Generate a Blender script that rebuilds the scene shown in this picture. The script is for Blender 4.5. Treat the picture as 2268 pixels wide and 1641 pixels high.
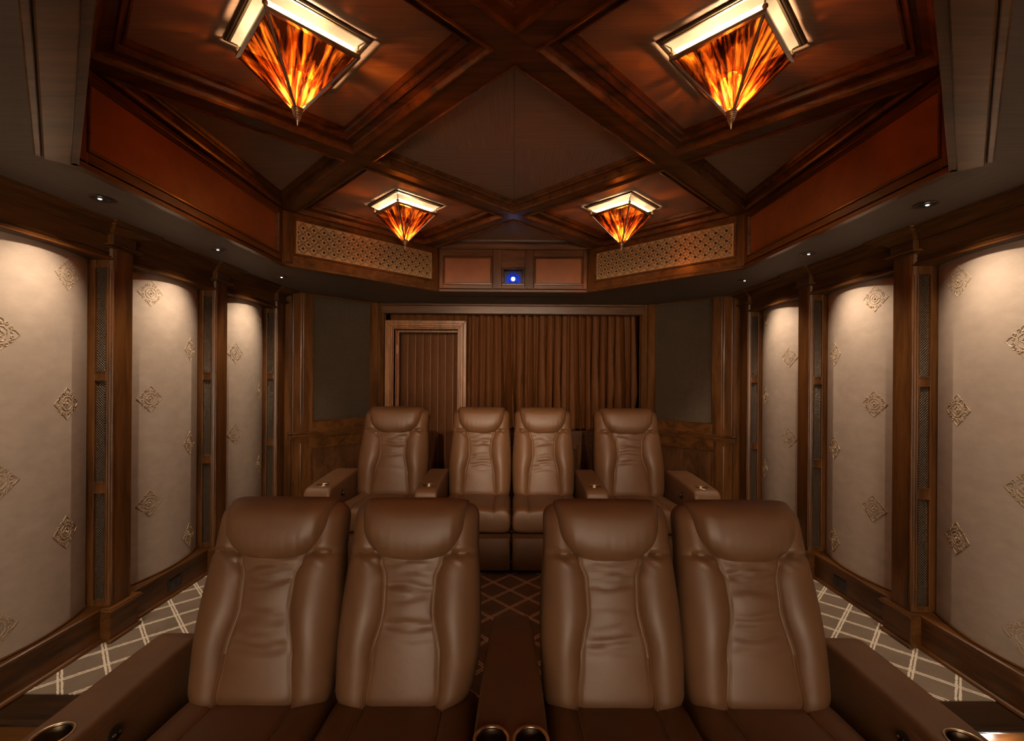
import bpy, bmesh, math, random
from mathutils import Vector, Matrix

random.seed(7)
PI = math.pi
R2 = math.sqrt(2.0)
EZ = 1.68            # eye height above the lower floor; most numbers below are relative to the eye
C = bpy.context.scene.collection
sc = bpy.context.scene
for o in list(bpy.data.objects):
    bpy.data.objects.remove(o)

# ------------------------------------------------------------------ camera, world, exposure
cam_d = bpy.data.cameras.new('camera')
cam = bpy.data.objects.new('camera', cam_d); C.objects.link(cam)
cam_d.sensor_width = 36.0
cam_d.lens = 16.0
cam_d.clip_start = 0.02
cam_d.shift_x = -0.0004
cam_d.shift_y = 0.0064
cam.location = (0, 0, EZ)
cam.rotation_mode = 'XYZ'
cam.rotation_euler = (Matrix.Rotation(math.radians(90), 3, 'X') @ Matrix.Rotation(math.radians(0.42), 3, 'Z')).to_euler()
sc.camera = cam

w = bpy.data.worlds.new('world'); sc.world = w
w.use_nodes = True
w.node_tree.nodes['Background'].inputs[0].default_value = (1.0, 0.86, 0.72, 1)
w.node_tree.nodes['Background'].inputs[1].default_value = 0.0

sc.view_settings.view_transform = 'Standard'
sc.view_settings.look = 'None'
sc.view_settings.gamma = 1.0
sc.view_settings.exposure = 0.0
sc.view_settings.use_curve_mapping = False
try:
    sc.cycles.use_denoising = True
    sc.cycles.max_bounces = 8
    sc.cycles.diffuse_bounces = 4
    sc.cycles.transparent_max_bounces = 12
    sc.cycles.sample_clamp_indirect = 4.0
    sc.cycles.caustics_reflective = False
    sc.cycles.caustics_refractive = False
except Exception:
    pass

BULB_W = 22.0          # each candle bulb in the four ceiling lights
SPOT_W = 38.0         # each recessed downlight washing a wall bay
REAR_FILL_W = 300.0       # two unseen spots added under the front soffit to brighten the back row
BEAM_W = 58000.0        # the projector's beam onto the screen
WARM = (1.0, 0.66, 0.36)
HALO = (1.0, 0.78, 0.56)


def lamp(kind, name, loc, power, color, **kw):
    d = bpy.data.lights.new(name, kind)
    d.energy = power
    d.color = color
    for k, v in kw.items():
        setattr(d, k, v)
    o = bpy.data.objects.new(name, d); C.objects.link(o)
    o.location = (loc[0], loc[1], loc[2] + EZ)
    return o


def aim(o, target):
    d = Vector((target[0], target[1], target[2] + EZ)) - o.location
    o.rotation_euler = d.to_track_quat('-Z', 'Y').to_euler()


# ------------------------------------------------------------------ materials
def new_mat(name):
    m = bpy.data.materials.new(name); m.use_nodes = True
    nt = m.node_tree; nt.nodes.clear()
    out = nt.nodes.new('ShaderNodeOutputMaterial')
    return m, nt, out


def N(nt, t, **inp):
    n = nt.nodes.new(t)
    for k, v in inp.items():
        if k in n.inputs:
            n.inputs[k].default_value = v
        else:
            setattr(n, k, v)
    return n


def srgb(r, g, b):
    f = lambda c: (c / 255 / 12.92) if c / 255 <= 0.04045 else ((c / 255 + 0.055) / 1.055) ** 2.4
    return (f(r), f(g), f(b), 1)


def ramp(nt, stops):
    r = nt.nodes.new('ShaderNodeValToRGB')
    e = r.color_ramp.elements
    while len(e) < len(stops):
        e.new(0.5)
    for i, (p, c) in enumerate(stops):
        e[i].position = p; e[i].color = c
    return r


def coords(nt, scale, rot=(0, 0, 0)):
    tc = nt.nodes.new('ShaderNodeTexCoord')
    mp = nt.nodes.new('ShaderNodeMapping')
    mp.inputs['Rotation'].default_value = rot
    mp.inputs['Scale'].default_value = scale
    nt.links.new(tc.outputs['Object'], mp.inputs['Vector'])
    return mp


def wood(name, scale, dark, light, rough=0.32, rot=(0, 0, 0)):
    m, nt, out = new_mat(name)
    L = nt.links.new
    mp = coords(nt, scale, rot)
    n1 = N(nt, 'ShaderNodeTexNoise', Scale=1.0, Detail=6.0, Roughness=0.6, Distortion=0.8)
    L(mp.outputs[0], n1.inputs['Vector'])
    n2 = N(nt, 'ShaderNodeTexNoise', Scale=6.0, Detail=3.0, Roughness=0.6)
    L(mp.outputs[0], n2.inputs['Vector'])
    mx = N(nt, 'ShaderNodeMath', operation='MULTIPLY_ADD'); mx.inputs[1].default_value = 0.3
    L(n2.outputs[0], mx.inputs[0]); L(n1.outputs[0], mx.inputs[2])
    r = ramp(nt, [(0.42, dark), (0.82, light)])
    L(mx.outputs[0], r.inputs[0])
    b = N(nt, 'ShaderNodeBsdfPrincipled', Roughness=rough)
    L(r.outputs[0], b.inputs['Base Color'])
    bp = N(nt, 'ShaderNodeBump', Strength=0.08, Distance=0.002)
    L(n2.outputs[0], bp.inputs['Height']); L(bp.outputs[0], b.inputs['Normal'])
    b.inputs['Coat Weight'].default_value = 0.06
    b.inputs['Specular IOR Level'].default_value = 0.26
    b.inputs['Coat Roughness'].default_value = 0.15
    L(b.outputs[0], out.inputs[0])
    return m


WD, WL = (0.026, 0.0095, 0.0024, 1), (0.126, 0.048, 0.0125, 1)
M = {}
M['wood_z'] = wood('walnut_upright', (14, 14, 1.4), WD, WL)
M['wood_y'] = wood('walnut_along_room', (14, 1.2, 14), WD, WL)
M['wood_x'] = wood('walnut_across_room', (1.2, 14, 14), WD, WL)
M['wood_a'] = wood('walnut_beam_one', (1.2, 16, 16), WD, WL, rot=(0, 0, -PI / 4))
M['wood_b'] = wood('walnut_beam_two', (1.2, 16, 16), WD, WL, rot=(0, 0, PI / 4))
M['wood_burl'] = wood('walnut_burl', (7, 7, 3), (0.025, 0.010, 0.004, 1), (0.11, 0.045, 0.017, 1), rot=(0.5, 0.7, 0.4))
M['wood_casing'] = wood('walnut_casing', (22, 22, 2), (0.13, 0.052, 0.019, 1), (0.31, 0.135, 0.053, 1), rough=0.3)  # lighter walnut: partly its own tone, partly missing rear light put into colour
M['wood_dark'] = wood('dark_stained_oak', (1.2, 14, 14), (0.012, 0.0055, 0.002, 1), (0.040, 0.018, 0.007, 1), rough=0.4)
M['rust'] = wood('rust_leather_board', (3, 3, 3), (0.175, 0.054, 0.013, 1), (0.245, 0.078, 0.020, 1), rough=0.42)


def cloth(name, c1, c2, scale, rough=0.75, bump=0.15, sheen=0.0, rot=(0, 0, 0)):
    m, nt, out = new_mat(name)
    L = nt.links.new
    mp = coords(nt, scale, rot)
    n1 = N(nt, 'ShaderNodeTexNoise', Scale=1.0, Detail=4.0, Roughness=0.65)
    L(mp.outputs[0], n1.inputs['Vector'])
    r = ramp(nt, [(0.3, c1), (0.7, c2)])
    L(n1.outputs[0], r.inputs[0])
    b = N(nt, 'ShaderNodeBsdfPrincipled', Roughness=rough)
    L(r.outputs[0], b.inputs['Base Color'])
    bp = N(nt, 'ShaderNodeBump', Strength=bump, Distance=0.002)
    L(n1.outputs[0], bp.inputs['Height']); L(bp.outputs[0], b.inputs['Normal'])
    if sheen:
        b.inputs['Specular IOR Level'].default_value = 0.12
        b.inputs['Sheen Weight'].default_value = sheen
        b.inputs['Sheen Roughness'].default_value = 0.4
        b.inputs['Sheen Tint'].default_value = (0.95, 0.40, 0.12, 1)
    L(b.outputs[0], out.inputs[0])
    return m


M['wall_fabric'] = cloth('taupe_suede', (0.36, 0.29, 0.235, 1), (0.43, 0.35, 0.29, 1), (9, 9, 16), 0.8, 0.1)
SILK1, SILK2 = (0.215, 0.130, 0.092, 1), (0.310, 0.200, 0.146, 1)  # lightened to stand in for light the coffers lack
M['silk_x'] = cloth('ceiling_silk_across', SILK1, SILK2, (3, 90, 20), 0.55, 0.08)
M['silk_y'] = cloth('ceiling_silk_along', SILK1, SILK2, (90, 3, 20), 0.55, 0.08)
M['soffit_x'] = cloth('dimmed_silk_across', (0.078, 0.052, 0.036, 1), (0.112, 0.076, 0.055, 1), (3, 90, 20), 0.6, 0.08)  # darker copy of the ceiling silk, the soffit's dimness put into the colour
M['soffit_y'] = cloth('dimmed_silk_along', (0.078, 0.052, 0.036, 1), (0.112, 0.076, 0.055, 1), (90, 3, 20), 0.6, 0.08)
M['silk_a'] = cloth('ceiling_silk_slant', SILK1, SILK2, (3, 90, 20), 0.5, 0.08, rot=(0, 0, 0.6))
M['velvet'] = cloth('brown_velvet', (0.075, 0.024, 0.0048, 1), (0.105, 0.034, 0.0075, 1), (40, 40, 8), 0.6, 0.1, 0.06)
M['black'] = cloth('black_recess', (0.004, 0.003, 0.003, 1), (0.006, 0.005, 0.004, 1), (5, 5, 5), 0.8, 0.0)


def leather():
    m, nt, out = new_mat('brown_leather')
    L = nt.links.new
    mp = coords(nt, (1, 1, 1))
    n1 = N(nt, 'ShaderNodeTexNoise', Scale=6.0, Detail=3.0)
    v = N(nt, 'ShaderNodeTexVoronoi', Scale=420.0)
    n2 = N(nt, 'ShaderNodeTexNoise', Scale=30.0, Detail=3.0)
    for n in (n1, v, n2):
        L(mp.outputs[0], n.inputs['Vector'])
    r = ramp(nt, [(0.3, (0.112, 0.049, 0.0190, 1)), (0.7, (0.138, 0.061, 0.0240, 1))])
    L(n1.outputs[0], r.inputs[0])
    b = N(nt, 'ShaderNodeBsdfPrincipled', Roughness=0.50)
    b.inputs['Specular IOR Level'].default_value = 0.48
    L(r.outputs[0], b.inputs['Base Color'])
    b1 = N(nt, 'ShaderNodeBump', Strength=0.10, Distance=0.001)
    L(v.outputs['Distance'], b1.inputs['Height'])
    b2 = N(nt, 'ShaderNodeBump', Strength=0.12, Distance=0.006)
    L(n2.outputs[0], b2.inputs['Height']); L(b1.outputs[0], b2.inputs['Normal'])
    L(b2.outputs[0], b.inputs['Normal'])
    L(b.outputs[0], out.inputs[0])
    return m


M['leather'] = leather()


def simple(name, col, rough=0.5, metal=0.0):
    m, nt, out = new_mat(name)
    L = nt.links.new
    mp = coords(nt, (30, 30, 30))
    n = N(nt, 'ShaderNodeTexNoise', Scale=1.0, Detail=2.0)
    L(mp.outputs[0], n.inputs['Vector'])
    r = ramp(nt, [(0.3, tuple(c * 0.9 for c in col[:3]) + (1,)), (0.7, tuple(min(1, c * 1.08) for c in col[:3]) + (1,))])
    L(n.outputs[0], r.inputs[0])
    b = N(nt, 'ShaderNodeBsdfPrincipled', Roughness=rough, Metallic=metal)
    L(r.outputs[0], b.inputs['Base Color'])
    L(b.outputs[0], out.inputs[0])
    return m


M['thread'] = simple('tan_thread', (0.24, 0.115, 0.05), 0.6)
M['brass'] = simple('brushed_brass', (0.62, 0.48, 0.32), 0.28, 1.0)
M['nickel'] = simple('satin_nickel', (0.55, 0.50, 0.45), 0.25, 1.0)
M['bronze'] = simple('antique_bronze', (0.20, 0.14, 0.09), 0.35, 1.0)
M['wire'] = simple('brass_wire', (0.125, 0.080, 0.045), 0.40, 0.25)
M['goldplate'] = simple('gold_painted_plate', (0.36, 0.235, 0.105), 0.42)
M['cutline'] = simple('dark_fret_cut', (0.022, 0.012, 0.006), 0.7)
M['gilt'] = simple('gilt_cord', (0.46, 0.35, 0.22), 0.40, 0.10)
M['plastic'] = simple('dark_brown_plastic', (0.012, 0.008, 0.006), 0.35)
M['navy'] = simple('dark_blue_plastic', (0.010, 0.014, 0.06), 0.3)
M['mirror_white'] = simple('polished_reflector', (0.88, 0.80, 0.68), 0.30, 0.35)
M['screen'] = simple('white_screen_cloth', (0.8, 0.8, 0.8), 0.9)
M['floor_dark'] = simple('dark_floor', (0.035, 0.022, 0.014), 0.6)
M['riser_pale'] = simple('pale_riser_board', (0.40, 0.28, 0.19), 0.5)


def emit(name, col, strength):
    m, nt, out = new_mat(name)
    e = N(nt, 'ShaderNodeEmission', Color=col, Strength=strength)
    nt.links.new(e.outputs[0], out.inputs[0])
    return m


M['bulb'] = emit('candle_bulb_glow', (1.0, 0.72, 0.36, 1), 30.0)
M['led'] = emit('downlight_glow', (1.0, 0.93, 0.85, 1), 5.0)
M['beam'] = emit('projector_beam', (0.55, 0.65, 1.0, 1), 8.0)
M['beam_ring'] = emit('projector_inner_glow', (0.02, 0.07, 1.0, 1), 0.55)


def amber():
    m, nt, out = new_mat('amber_art_glass')
    L = nt.links.new
    tc = nt.nodes.new('ShaderNodeTexCoord')
    oi = nt.nodes.new('ShaderNodeObjectInfo')
    sp = nt.nodes.new('ShaderNodeSeparateXYZ'); L(tc.outputs['Object'], sp.inputs[0])
    dz = N(nt, 'ShaderNodeMath', operation='ADD'); dz.inputs[1].default_value = 0.335
    L(sp.outputs[2], dz.inputs[0])
    u = N(nt, 'ShaderNodeMath', operation='DIVIDE'); L(sp.outputs[0], u.inputs[0]); L(dz.outputs[0], u.inputs[1])
    zs = N(nt, 'ShaderNodeMath', operation='MULTIPLY'); zs.inputs[1].default_value = 1.1; L(sp.outputs[2], zs.inputs[0])
    rn = N(nt, 'ShaderNodeMath', operation='MULTIPLY'); rn.inputs[1].default_value = 37.0; L(oi.outputs['Random'], rn.inputs[0])
    cb = nt.nodes.new('ShaderNodeCombineXYZ')
    L(u.outputs[0], cb.inputs[0]); L(zs.outputs[0], cb.inputs[1]); L(rn.outputs[0], cb.inputs[2])
    n0 = N(nt, 'ShaderNodeTexNoise', Scale=5.0, Detail=2.0)
    L(cb.outputs[0], n0.inputs['Vector'])
    ad = N(nt, 'ShaderNodeVectorMath', operation='MULTIPLY_ADD')
    ad.inputs[1].default_value = (0.22, 0.25, 0.0)
    L(n0.outputs['Color'], ad.inputs[0]); L(cb.outputs[0], ad.inputs[2])
    n1 = N(nt, 'ShaderNodeTexNoise', Scale=9.0, Detail=5.0, Roughness=0.62, Distortion=0.25)
    L(ad.outputs[0], n1.inputs['Vector'])
    r = ramp(nt, [(0.42, (0.003, 0.0005, 0.0002, 1)), (0.51, (0.045, 0.004, 0.0006, 1)), (0.60, (0.21, 0.022, 0.0015, 1)), (0.74, (0.70, 0.17, 0.008, 1))])
    r2 = ramp(nt, [(0.42, (0.008, 0.0015, 0.0004, 1)), (0.51, (0.09, 0.022, 0.003, 1)), (0.60, (0.29, 0.080, 0.007, 1)), (0.74, (0.72, 0.28, 0.032, 1))])
    L(n1.outputs[0], r.inputs[0]); L(n1.outputs[0], r2.inputs[0])
    t = N(nt, 'ShaderNodeBsdfTranslucent'); L(r.outputs[0], t.inputs['Color'])
    tr = N(nt, 'ShaderNodeBsdfTransparent'); L(r2.outputs[0], tr.inputs['Color'])
    g = N(nt, 'ShaderNodeBsdfGlossy', Roughness=0.08)
    g.inputs['Color'].default_value = (0.9, 0.9, 0.9, 1)
    m1 = N(nt, 'ShaderNodeMixShader'); m1.inputs[0].default_value = 0.62
    L(t.outputs[0], m1.inputs[1]); L(tr.outputs[0], m1.inputs[2])
    m2 = N(nt, 'ShaderNodeMixShader'); m2.inputs[0].default_value = 0.03
    L(m1.outputs[0], m2.inputs[1]); L(g.outputs[0], m2.inputs[2])
    L(m2.outputs[0], out.inputs[0])
    return m


M['amber'] = amber()


def carpet():
    m, nt, out = new_mat('trellis_carpet')
    L = nt.links.new
    tc = nt.nodes.new('ShaderNodeTexCoord')
    nz = N(nt, 'ShaderNodeTexNoise', Scale=70.0, Detail=2.0)
    L(tc.outputs['Object'], nz.inputs['Vector'])
    ad = N(nt, 'ShaderNodeVectorMath', operation='MULTIPLY_ADD')
    ad.inputs[1].default_value = (0.010, 0.010, 0.0)
    L(nz.outputs['Color'], ad.inputs[0]); L(tc.outputs['Object'], ad.inputs[2])
    sp = nt.nodes.new('ShaderNodeSeparateXYZ'); L(ad.outputs[0], sp.inputs[0])
    masks = []
    P = 0.233
    for sgn in (1, -1):
        a = N(nt, 'ShaderNodeMath', operation='MULTIPLY_ADD'); a.inputs[1].default_value = sgn
        L(sp.outputs[0], a.inputs[0]); L(sp.outputs[1], a.inputs[2])
        off = N(nt, 'ShaderNodeMath', operation='SUBTRACT'); off.inputs[1].default_value = 2.828 - 20 * P
        L(a.outputs[0], off.inputs[0])
        md = N(nt, 'ShaderNodeMath', operation='PINGPONG'); md.inputs[1].default_value = P / 2
        L(off.outputs[0], md.inputs[0])            # 0 on the line, P/2 between lines
        d = N(nt, 'ShaderNodeMath', operation='SUBTRACT'); d.inputs[1].default_value = 0.0098
        L(md.outputs[0], d.inputs[0])
        ab = N(nt, 'ShaderNodeMath', operation='ABSOLUTE'); L(d.outputs[0], ab.inputs[0])
        lt = N(nt, 'ShaderNodeMath', operation='LESS_THAN'); lt.inputs[1].default_value = 0.0062
        L(ab.outputs[0], lt.inputs[0]); masks.append(lt)
    mxm = N(nt, 'ShaderNodeMath', operation='MAXIMUM')
    L(masks[0].outputs[0], mxm.inputs[0]); L(masks[1].outputs[0], mxm.inputs[1])
    pile = N(nt, 'ShaderNodeTexNoise', Scale=5.0, Detail=5.0, Roughness=0.6)
    L(tc.outputs['Object'], pile.inputs['Vector'])
    r = ramp(nt, [(0.3, (0.120, 0.080, 0.049, 1)), (0.7, (0.180, 0.124, 0.080, 1))])
    L(pile.outputs[0], r.inputs[0])
    mix = N(nt, 'ShaderNodeMix', data_type='RGBA')
    L(mxm.outputs[0], mix.inputs['Factor'])
    L(r.outputs[0], mix.inputs[6]); mix.inputs[7].default_value = (0.72, 0.63, 0.50, 1)
    b = N(nt, 'ShaderNodeBsdfPrincipled', Roughness=0.95)
    b.inputs['Sheen Weight'].default_value = 0.2
    L(mix.outputs[2], b.inputs['Base Color'])
    bp = N(nt, 'ShaderNodeBump', Strength=0.6, Distance=0.006)
    L(mxm.outputs[0], bp.inputs['Height']); L(bp.outputs[0], b.inputs['Normal'])
    L(b.outputs[0], out.inputs[0])
    return m


M['carpet'] = carpet()


# ------------------------------------------------------------------ mesh builder
class MB:
    """collects shapes; frame = (ox, oy, angle) or a function maps local points before they are stored"""

    def __init__(self, fr=None):
        self.v = []; self.f = []; self.fr = fr

    def _p(self, p):
        if self.fr is None:
            return tuple(p)
        if callable(self.fr):
            return self.fr(p)
        ox, oy, a = self.fr
        c, s = math.cos(a), math.sin(a)
        return (ox + p[0] * c - p[1] * s, oy + p[0] * s + p[1] * c, p[2])

    def add(self, vs, fs):
        n = len(self.v)
        self.v += [self._p(p) for p in vs]
        self.f += [tuple(i + n for i in f) for f in fs]

    def box(self, x0, x1, y0, y1, z0, z1):
        vs = [(x, y, z) for z in (z0, z1) for y in (y0, y1) for x in (x0, x1)]
        self.add(vs, [(0, 2, 3, 1), (4, 5, 7, 6), (0, 1, 5, 4), (2, 6, 7, 3), (0, 4, 6, 2), (1, 3, 7, 5)])

    def prism(self, poly, z0, z1):
        n = len(poly)
        vs = [(x, y, z0) for x, y in poly] + [(x, y, z1) for x, y in poly]
        fs = [tuple(range(n))[::-1], tuple(range(n, 2 * n))]
        fs += [(i, (i + 1) % n, n + (i + 1) % n, n + i) for i in range(n)]
        self.add(vs, fs)

    def extrude(self, prof, path):
        """prof points (a, b) mapped by each path function to 3-D; path = list of callables"""
        n = len(prof)
        vs = [fn(a, b) for fn in path for a, b in prof]
        fs = []
        for k in range(len(path) - 1):
            for i in range(n):
                j = (i + 1) % n
                fs.append((k * n + i, k * n + j, (k + 1) * n + j, (k + 1) * n + i))
        fs.append(tuple(range(n))[::-1])
        fs.append(tuple((len(path) - 1) * n + i for i in range(n)))
        self.add(vs, fs)

    def rings(self, rings, closed=True, caps=True):
        n = len(rings[0])
        vs = [p for r in rings for p in r]
        fs = []
        for k in range(len(rings) - 1):
            for i in range(n if closed else n - 1):
                j = (i + 1) % n
                fs.append((k * n + i, k * n + j, (k + 1) * n + j, (k + 1) * n + i))
        if caps:
            fs.append(tuple(range(n))[::-1])
            fs.append(tuple((len(rings) - 1) * n + i for i in range(n)))
        self.add(vs, fs)

    def tube(self, pts, r, n=6, caps=True):
        pts = [Vector(p) for p in pts]
        rings = []
        for i, p in enumerate(pts):
            t = (pts[min(i + 1, len(pts) - 1)] - pts[max(i - 1, 0)])
            if t.length < 1e-9:
                t = Vector((0, 0, 1))
            t.normalize()
            up = Vector((0, 0, 1)) if abs(t.z) < 0.9 else Vector((1, 0, 0))
            a = t.cross(up).normalized(); b = t.cross(a).normalized()
            rr = r[i] if isinstance(r, (list, tuple)) else r
            rings.append([tuple(p + (a * math.cos(2 * PI * k / n) + b * math.sin(2 * PI * k / n)) * rr) for k in range(n)])
        self.rings(rings, True, caps)

    def lathe(self, prof, cx, cy, n=24, caps=True):
        rings = [[(cx + r * math.cos(2 * PI * k / n), cy + r * math.sin(2 * PI * k / n), z) for k in range(n)] for r, z in prof]
        self.rings(rings, True, caps)

    def torus(self, cx, cy, cz, R, r, n=32, m=10):
        rings = []
        for i in range(n + 1):
            a = 2 * PI * i / n
            rings.append([(cx + (R + r * math.cos(2 * PI * k / m)) * math.cos(a), cy + (R + r * math.cos(2 * PI * k / m)) * math.sin(a), cz + r * math.sin(2 * PI * k / m)) for k in range(m)])
        self.rings(rings, True, False)

    def sphere(self, cx, cy, cz, r, n=12, m=8, sz=1.0):
        prof = [(max(1e-4, r * math.sin(PI * i / m)), cz - sz * r * math.cos(PI * i / m)) for i in range(m + 1)]
        self.lathe(prof, cx, cy, n)

    def build(self, name, mat, parent=None, smooth=False, bevel=0.0, kind=None, loc=None, angle=40):
        me = bpy.data.meshes.new(name)
        me.from_pydata(self.v, [], self.f)
        bm = bmesh.new(); bm.from_mesh(me)
        bmesh.ops.recalc_face_normals(bm, faces=bm.faces)
        bm.to_mesh(me); bm.free()
        me.materials.append(mat)
        if smooth:
            me.polygons.foreach_set('use_smooth', [True] * len(me.polygons))
            try:
                me.set_sharp_from_angle(angle=math.radians(angle))
            except Exception:
                pass
        o = bpy.data.objects.new(name, me); C.objects.link(o)
        if parent is not None:
            o.parent = parent
            o.location = loc if loc else (0, 0, 0)
        else:
            o.location = loc if loc else (0, 0, EZ)
        if bevel:
            b = o.modifiers.new('bevel', 'BEVEL'); b.width = bevel; b.segments = 2; b.limit_method = 'ANGLE'
        if kind:
            o['kind'] = kind
        return o


def thing(name, label, cat, loc=(0, 0, 0), group=None, rotz=0.0):
    o = bpy.data.objects.new(name, None); C.objects.link(o)
    o.empty_display_size = 0.1
    o.location = (loc[0], loc[1], loc[2] + EZ)
    o.rotation_euler = (0, 0, rotz)
    o['label'] = label; o['category'] = cat
    if group:
        o['group'] = group
    return o


def tag(o, label, cat, group=None):
    o['label'] = label; o['category'] = cat
    if group:
        o['group'] = group
    return o


def struct(name, loc=(0, 0, 0)):
    o = bpy.data.objects.new(name, None); C.objects.link(o)
    o.empty_display_size = 0.1
    o.location = (loc[0], loc[1], loc[2] + EZ)
    o['kind'] = 'structure'
    return o


# ------------------------------------------------------------------ key dimensions (eye-relative)
ZF = -EZ             # lower floor
ZP = -1.43           # raised seating platform
ZS = 0.80            # soffit
ZB = 1.184           # beam bottoms / top of fascia
ZC = 1.25            # coffer fabric
YW0 = -4.4            # front wall
YP = 1.885           # platform front edge
YB = 5.0             # back wall plane
CY = 2.5             # centre of the beam lattice
OA, OC = 1.652, 0.966
YN1, YN2 = 1.715, 0.749
OCT = [(-OA, YN1), (-OA, 3.255), (-0.686, 4.221), (0.686, 4.221), (OA, 3.255), (OA, YN1), (0.686, YN2), (-0.686, YN2)]


def clip(poly, a, b, c):
    """keep a*x + b*y <= c"""
    out = []
    for i in range(len(poly)):
        p, q = poly[i], poly[(i + 1) % len(poly)]
        dp, dq = a * p[0] + b * p[1] - c, a * q[0] + b * q[1] - c
        if dp <= 0:
            out.append(p)
        if dp * dq < 0:
            t = dp / (dp - dq)
            out.append((p[0] + t * (q[0] - p[0]), p[1] + t * (q[1] - p[1])))
    return out


def area(poly):
    return 0.5 * sum(poly[i][0] * poly[(i + 1) % len(poly)][1] - poly[(i + 1) % len(poly)][0] * poly[i][1] for i in range(len(poly)))


def inset(poly, d):
    """inset a convex polygon (any winding); same vertex count"""
    if area(poly) < 0:
        poly = poly[::-1]
    n = len(poly)
    lines = []
    for i in range(n):
        p, q = poly[i], poly[(i + 1) % n]
        dx, dy = q[0] - p[0], q[1] - p[1]
        l = math.hypot(dx, dy)
        nx, ny = -dy / l, dx / l
        lines.append((nx, ny, nx * p[0] + ny * p[1] + d))
    out = []
    for i in range(n):
        a1, b1, c1 = lines[i - 1]; a2, b2, c2 = lines[i]
        det = a1 * b2 - a2 * b1
        out.append(((c1 * b2 - c2 * b1) / det, (a1 * c2 - a2 * c1) / det))
    return out


def sweep_in(mb, poly, prof):
    """prof = [(inset, z)]: ring of quads following a convex polygon"""
    rings = [[(x, y, z) for x, y in inset(poly, d)] for d, z in prof]
    mb.rings(rings, True, False)


# ------------------------------------------------------------------ floor and platform
mb = MB(); mb.box(-2.45, 2.45, YW0, YP - 0.02, ZF - 0.06, ZF)
fl = mb.build('floor', M['carpet']); fl['kind'] = 'structure'
plat = struct('floor_raised_platform')
mb = MB(); mb.box(-2.45, 2.45, YP + 0.15, 5.7, ZP - 0.12, ZP); mb.build('platform_carpet', M['carpet'], plat)
mb = MB(); mb.prism([(-2.45, 0), (2.45, 0), (2.45, 1), (-2.45, 1)], 0, 0.001); mb.v.clear(); mb.f.clear()
mb.box(-2.45, 2.45, YP, YP + 0.15, ZP - 0.03, ZP - 0.004)
mb.tube([(-2.45, YP, ZP - 0.017), (2.45, YP, ZP - 0.017)], 0.014, 8)
mb.build('step_nosing', M['wood_dark'], plat, bevel=0.003)
mb = MB(); mb.box(-2.45, 2.45, YP + 0.02, YP + 0.05, ZF, ZP - 0.03); mb.build('riser_board', M['wood_x'], plat)

# ------------------------------------------------------------------ soffit ring (flat fabric ceiling around the tray)
ceil = struct('ceiling')
def soffit_half(s):
    return [(0, YW0), (s * 2.45, YW0), (s * 2.45, 5.75), (0, 5.75), (0, 4.221), (s * 0.686, 4.221), (s * OA, 3.255), (s * OA, YN1), (s * 0.686, YN2), (0, YN2)]
for s in (-1, 1):
    poly = soffit_half(s)
    # split so that every piece is convex
    pieces = [
        [(s * OA, YN1), (s * 2.45, YN1), (s * 2.45, 3.255), (s * OA, 3.255)],
        [(s * OA, 3.255), (s * 2.45, 3.255), (s * 2.45, 5.75), (s * 0.686, 5.75), (s * 0.686, 4.221)],
        [(0, 4.221), (s * 0.686, 4.221), (s * 0.686, 5.75), (0, 5.75)],
        [(s * OA, YN1), (s * 0.686, YN2), (s * 0.686, YW0), (s * 2.45, YW0), (s * 2.45, YN1)],
        [(0, YN2), (0, YW0), (s * 0.686, YW0), (s * 0.686, YN2)]]
    mats = ['soffit_y', 'soffit_x', 'soffit_x', 'soffit_x', 'soffit_x']
    for i, pc in enumerate(pieces):
        mb = MB(); mb.prism(pc, ZS if i < 3 else ZS - 0.004, ZS + 0.02)
        mb.build('soffit_fabric', M[mats[i]], ceil)
mb = MB(); mb.box(-2.5, 2.5, YW0 - 0.1, 5.8, ZC + 0.03, ZC + 0.08)
mb.build('upper_deck', M['black'], ceil)

# tray fascia: eight framed boards
EDGES = [(OCT[i], OCT[(i + 1) % 8]) for i in range(8)]
def framed(frame, x0, x1, z0, z1, sl, sr, rb, rt, y0, y1, parent, wood_h, wood_v, panel=None, bead=True, panel_y=None, pname='recessed_panel'):
    """frame boards with front at y0 (room side) and back at y1; opening gets a stepped bead and a panel"""
    for a, b in ((x0, x0 + sl), (x1 - sr, x1)):
        m_ = MB(frame); m_.box(a, b, y0, y1, z0, z1); m_.build('frame_stile', M[wood_v], parent, bevel=0.0025)
    for a, b in ((z0, z0 + rb), (z1 - rt, z1)):
        m_ = MB(frame); m_.box(x0 + sl, x1 - sr, y0, y1, a, b); m_.build('frame_rail', M[wood_h], parent, bevel=0.0025)
    xa, xb, za, zb = x0 + sl, x1 - sr, z0 + rb, z1 - rt
    if bead:
        m_ = MB(frame)
        prof = [(0.0, y0 + 0.004), (0.003, y0 - 0.005), (0.010, y0 - 0.006), (0.015, y0 + 0.004), (0.019, y0 + 0.004), (0.022, y1 - 0.002)]
        rings = [[(xa + d, y, za + d), (xb - d, y, za + d), (xb - d, y, zb - d), (xa + d, y, zb - d)] for d, y in prof]
        m_.rings(rings, True, False); m_.build('panel_bead', M[wood_h], parent)
    if panel:
        py = panel_y if panel_y is not None else y1 - 0.008
        m_ = MB(frame); m_.box(xa, xb, py, py + 0.01, za, zb); m_.build(pname, M[panel], parent)
    return xa, xb, za, zb


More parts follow.
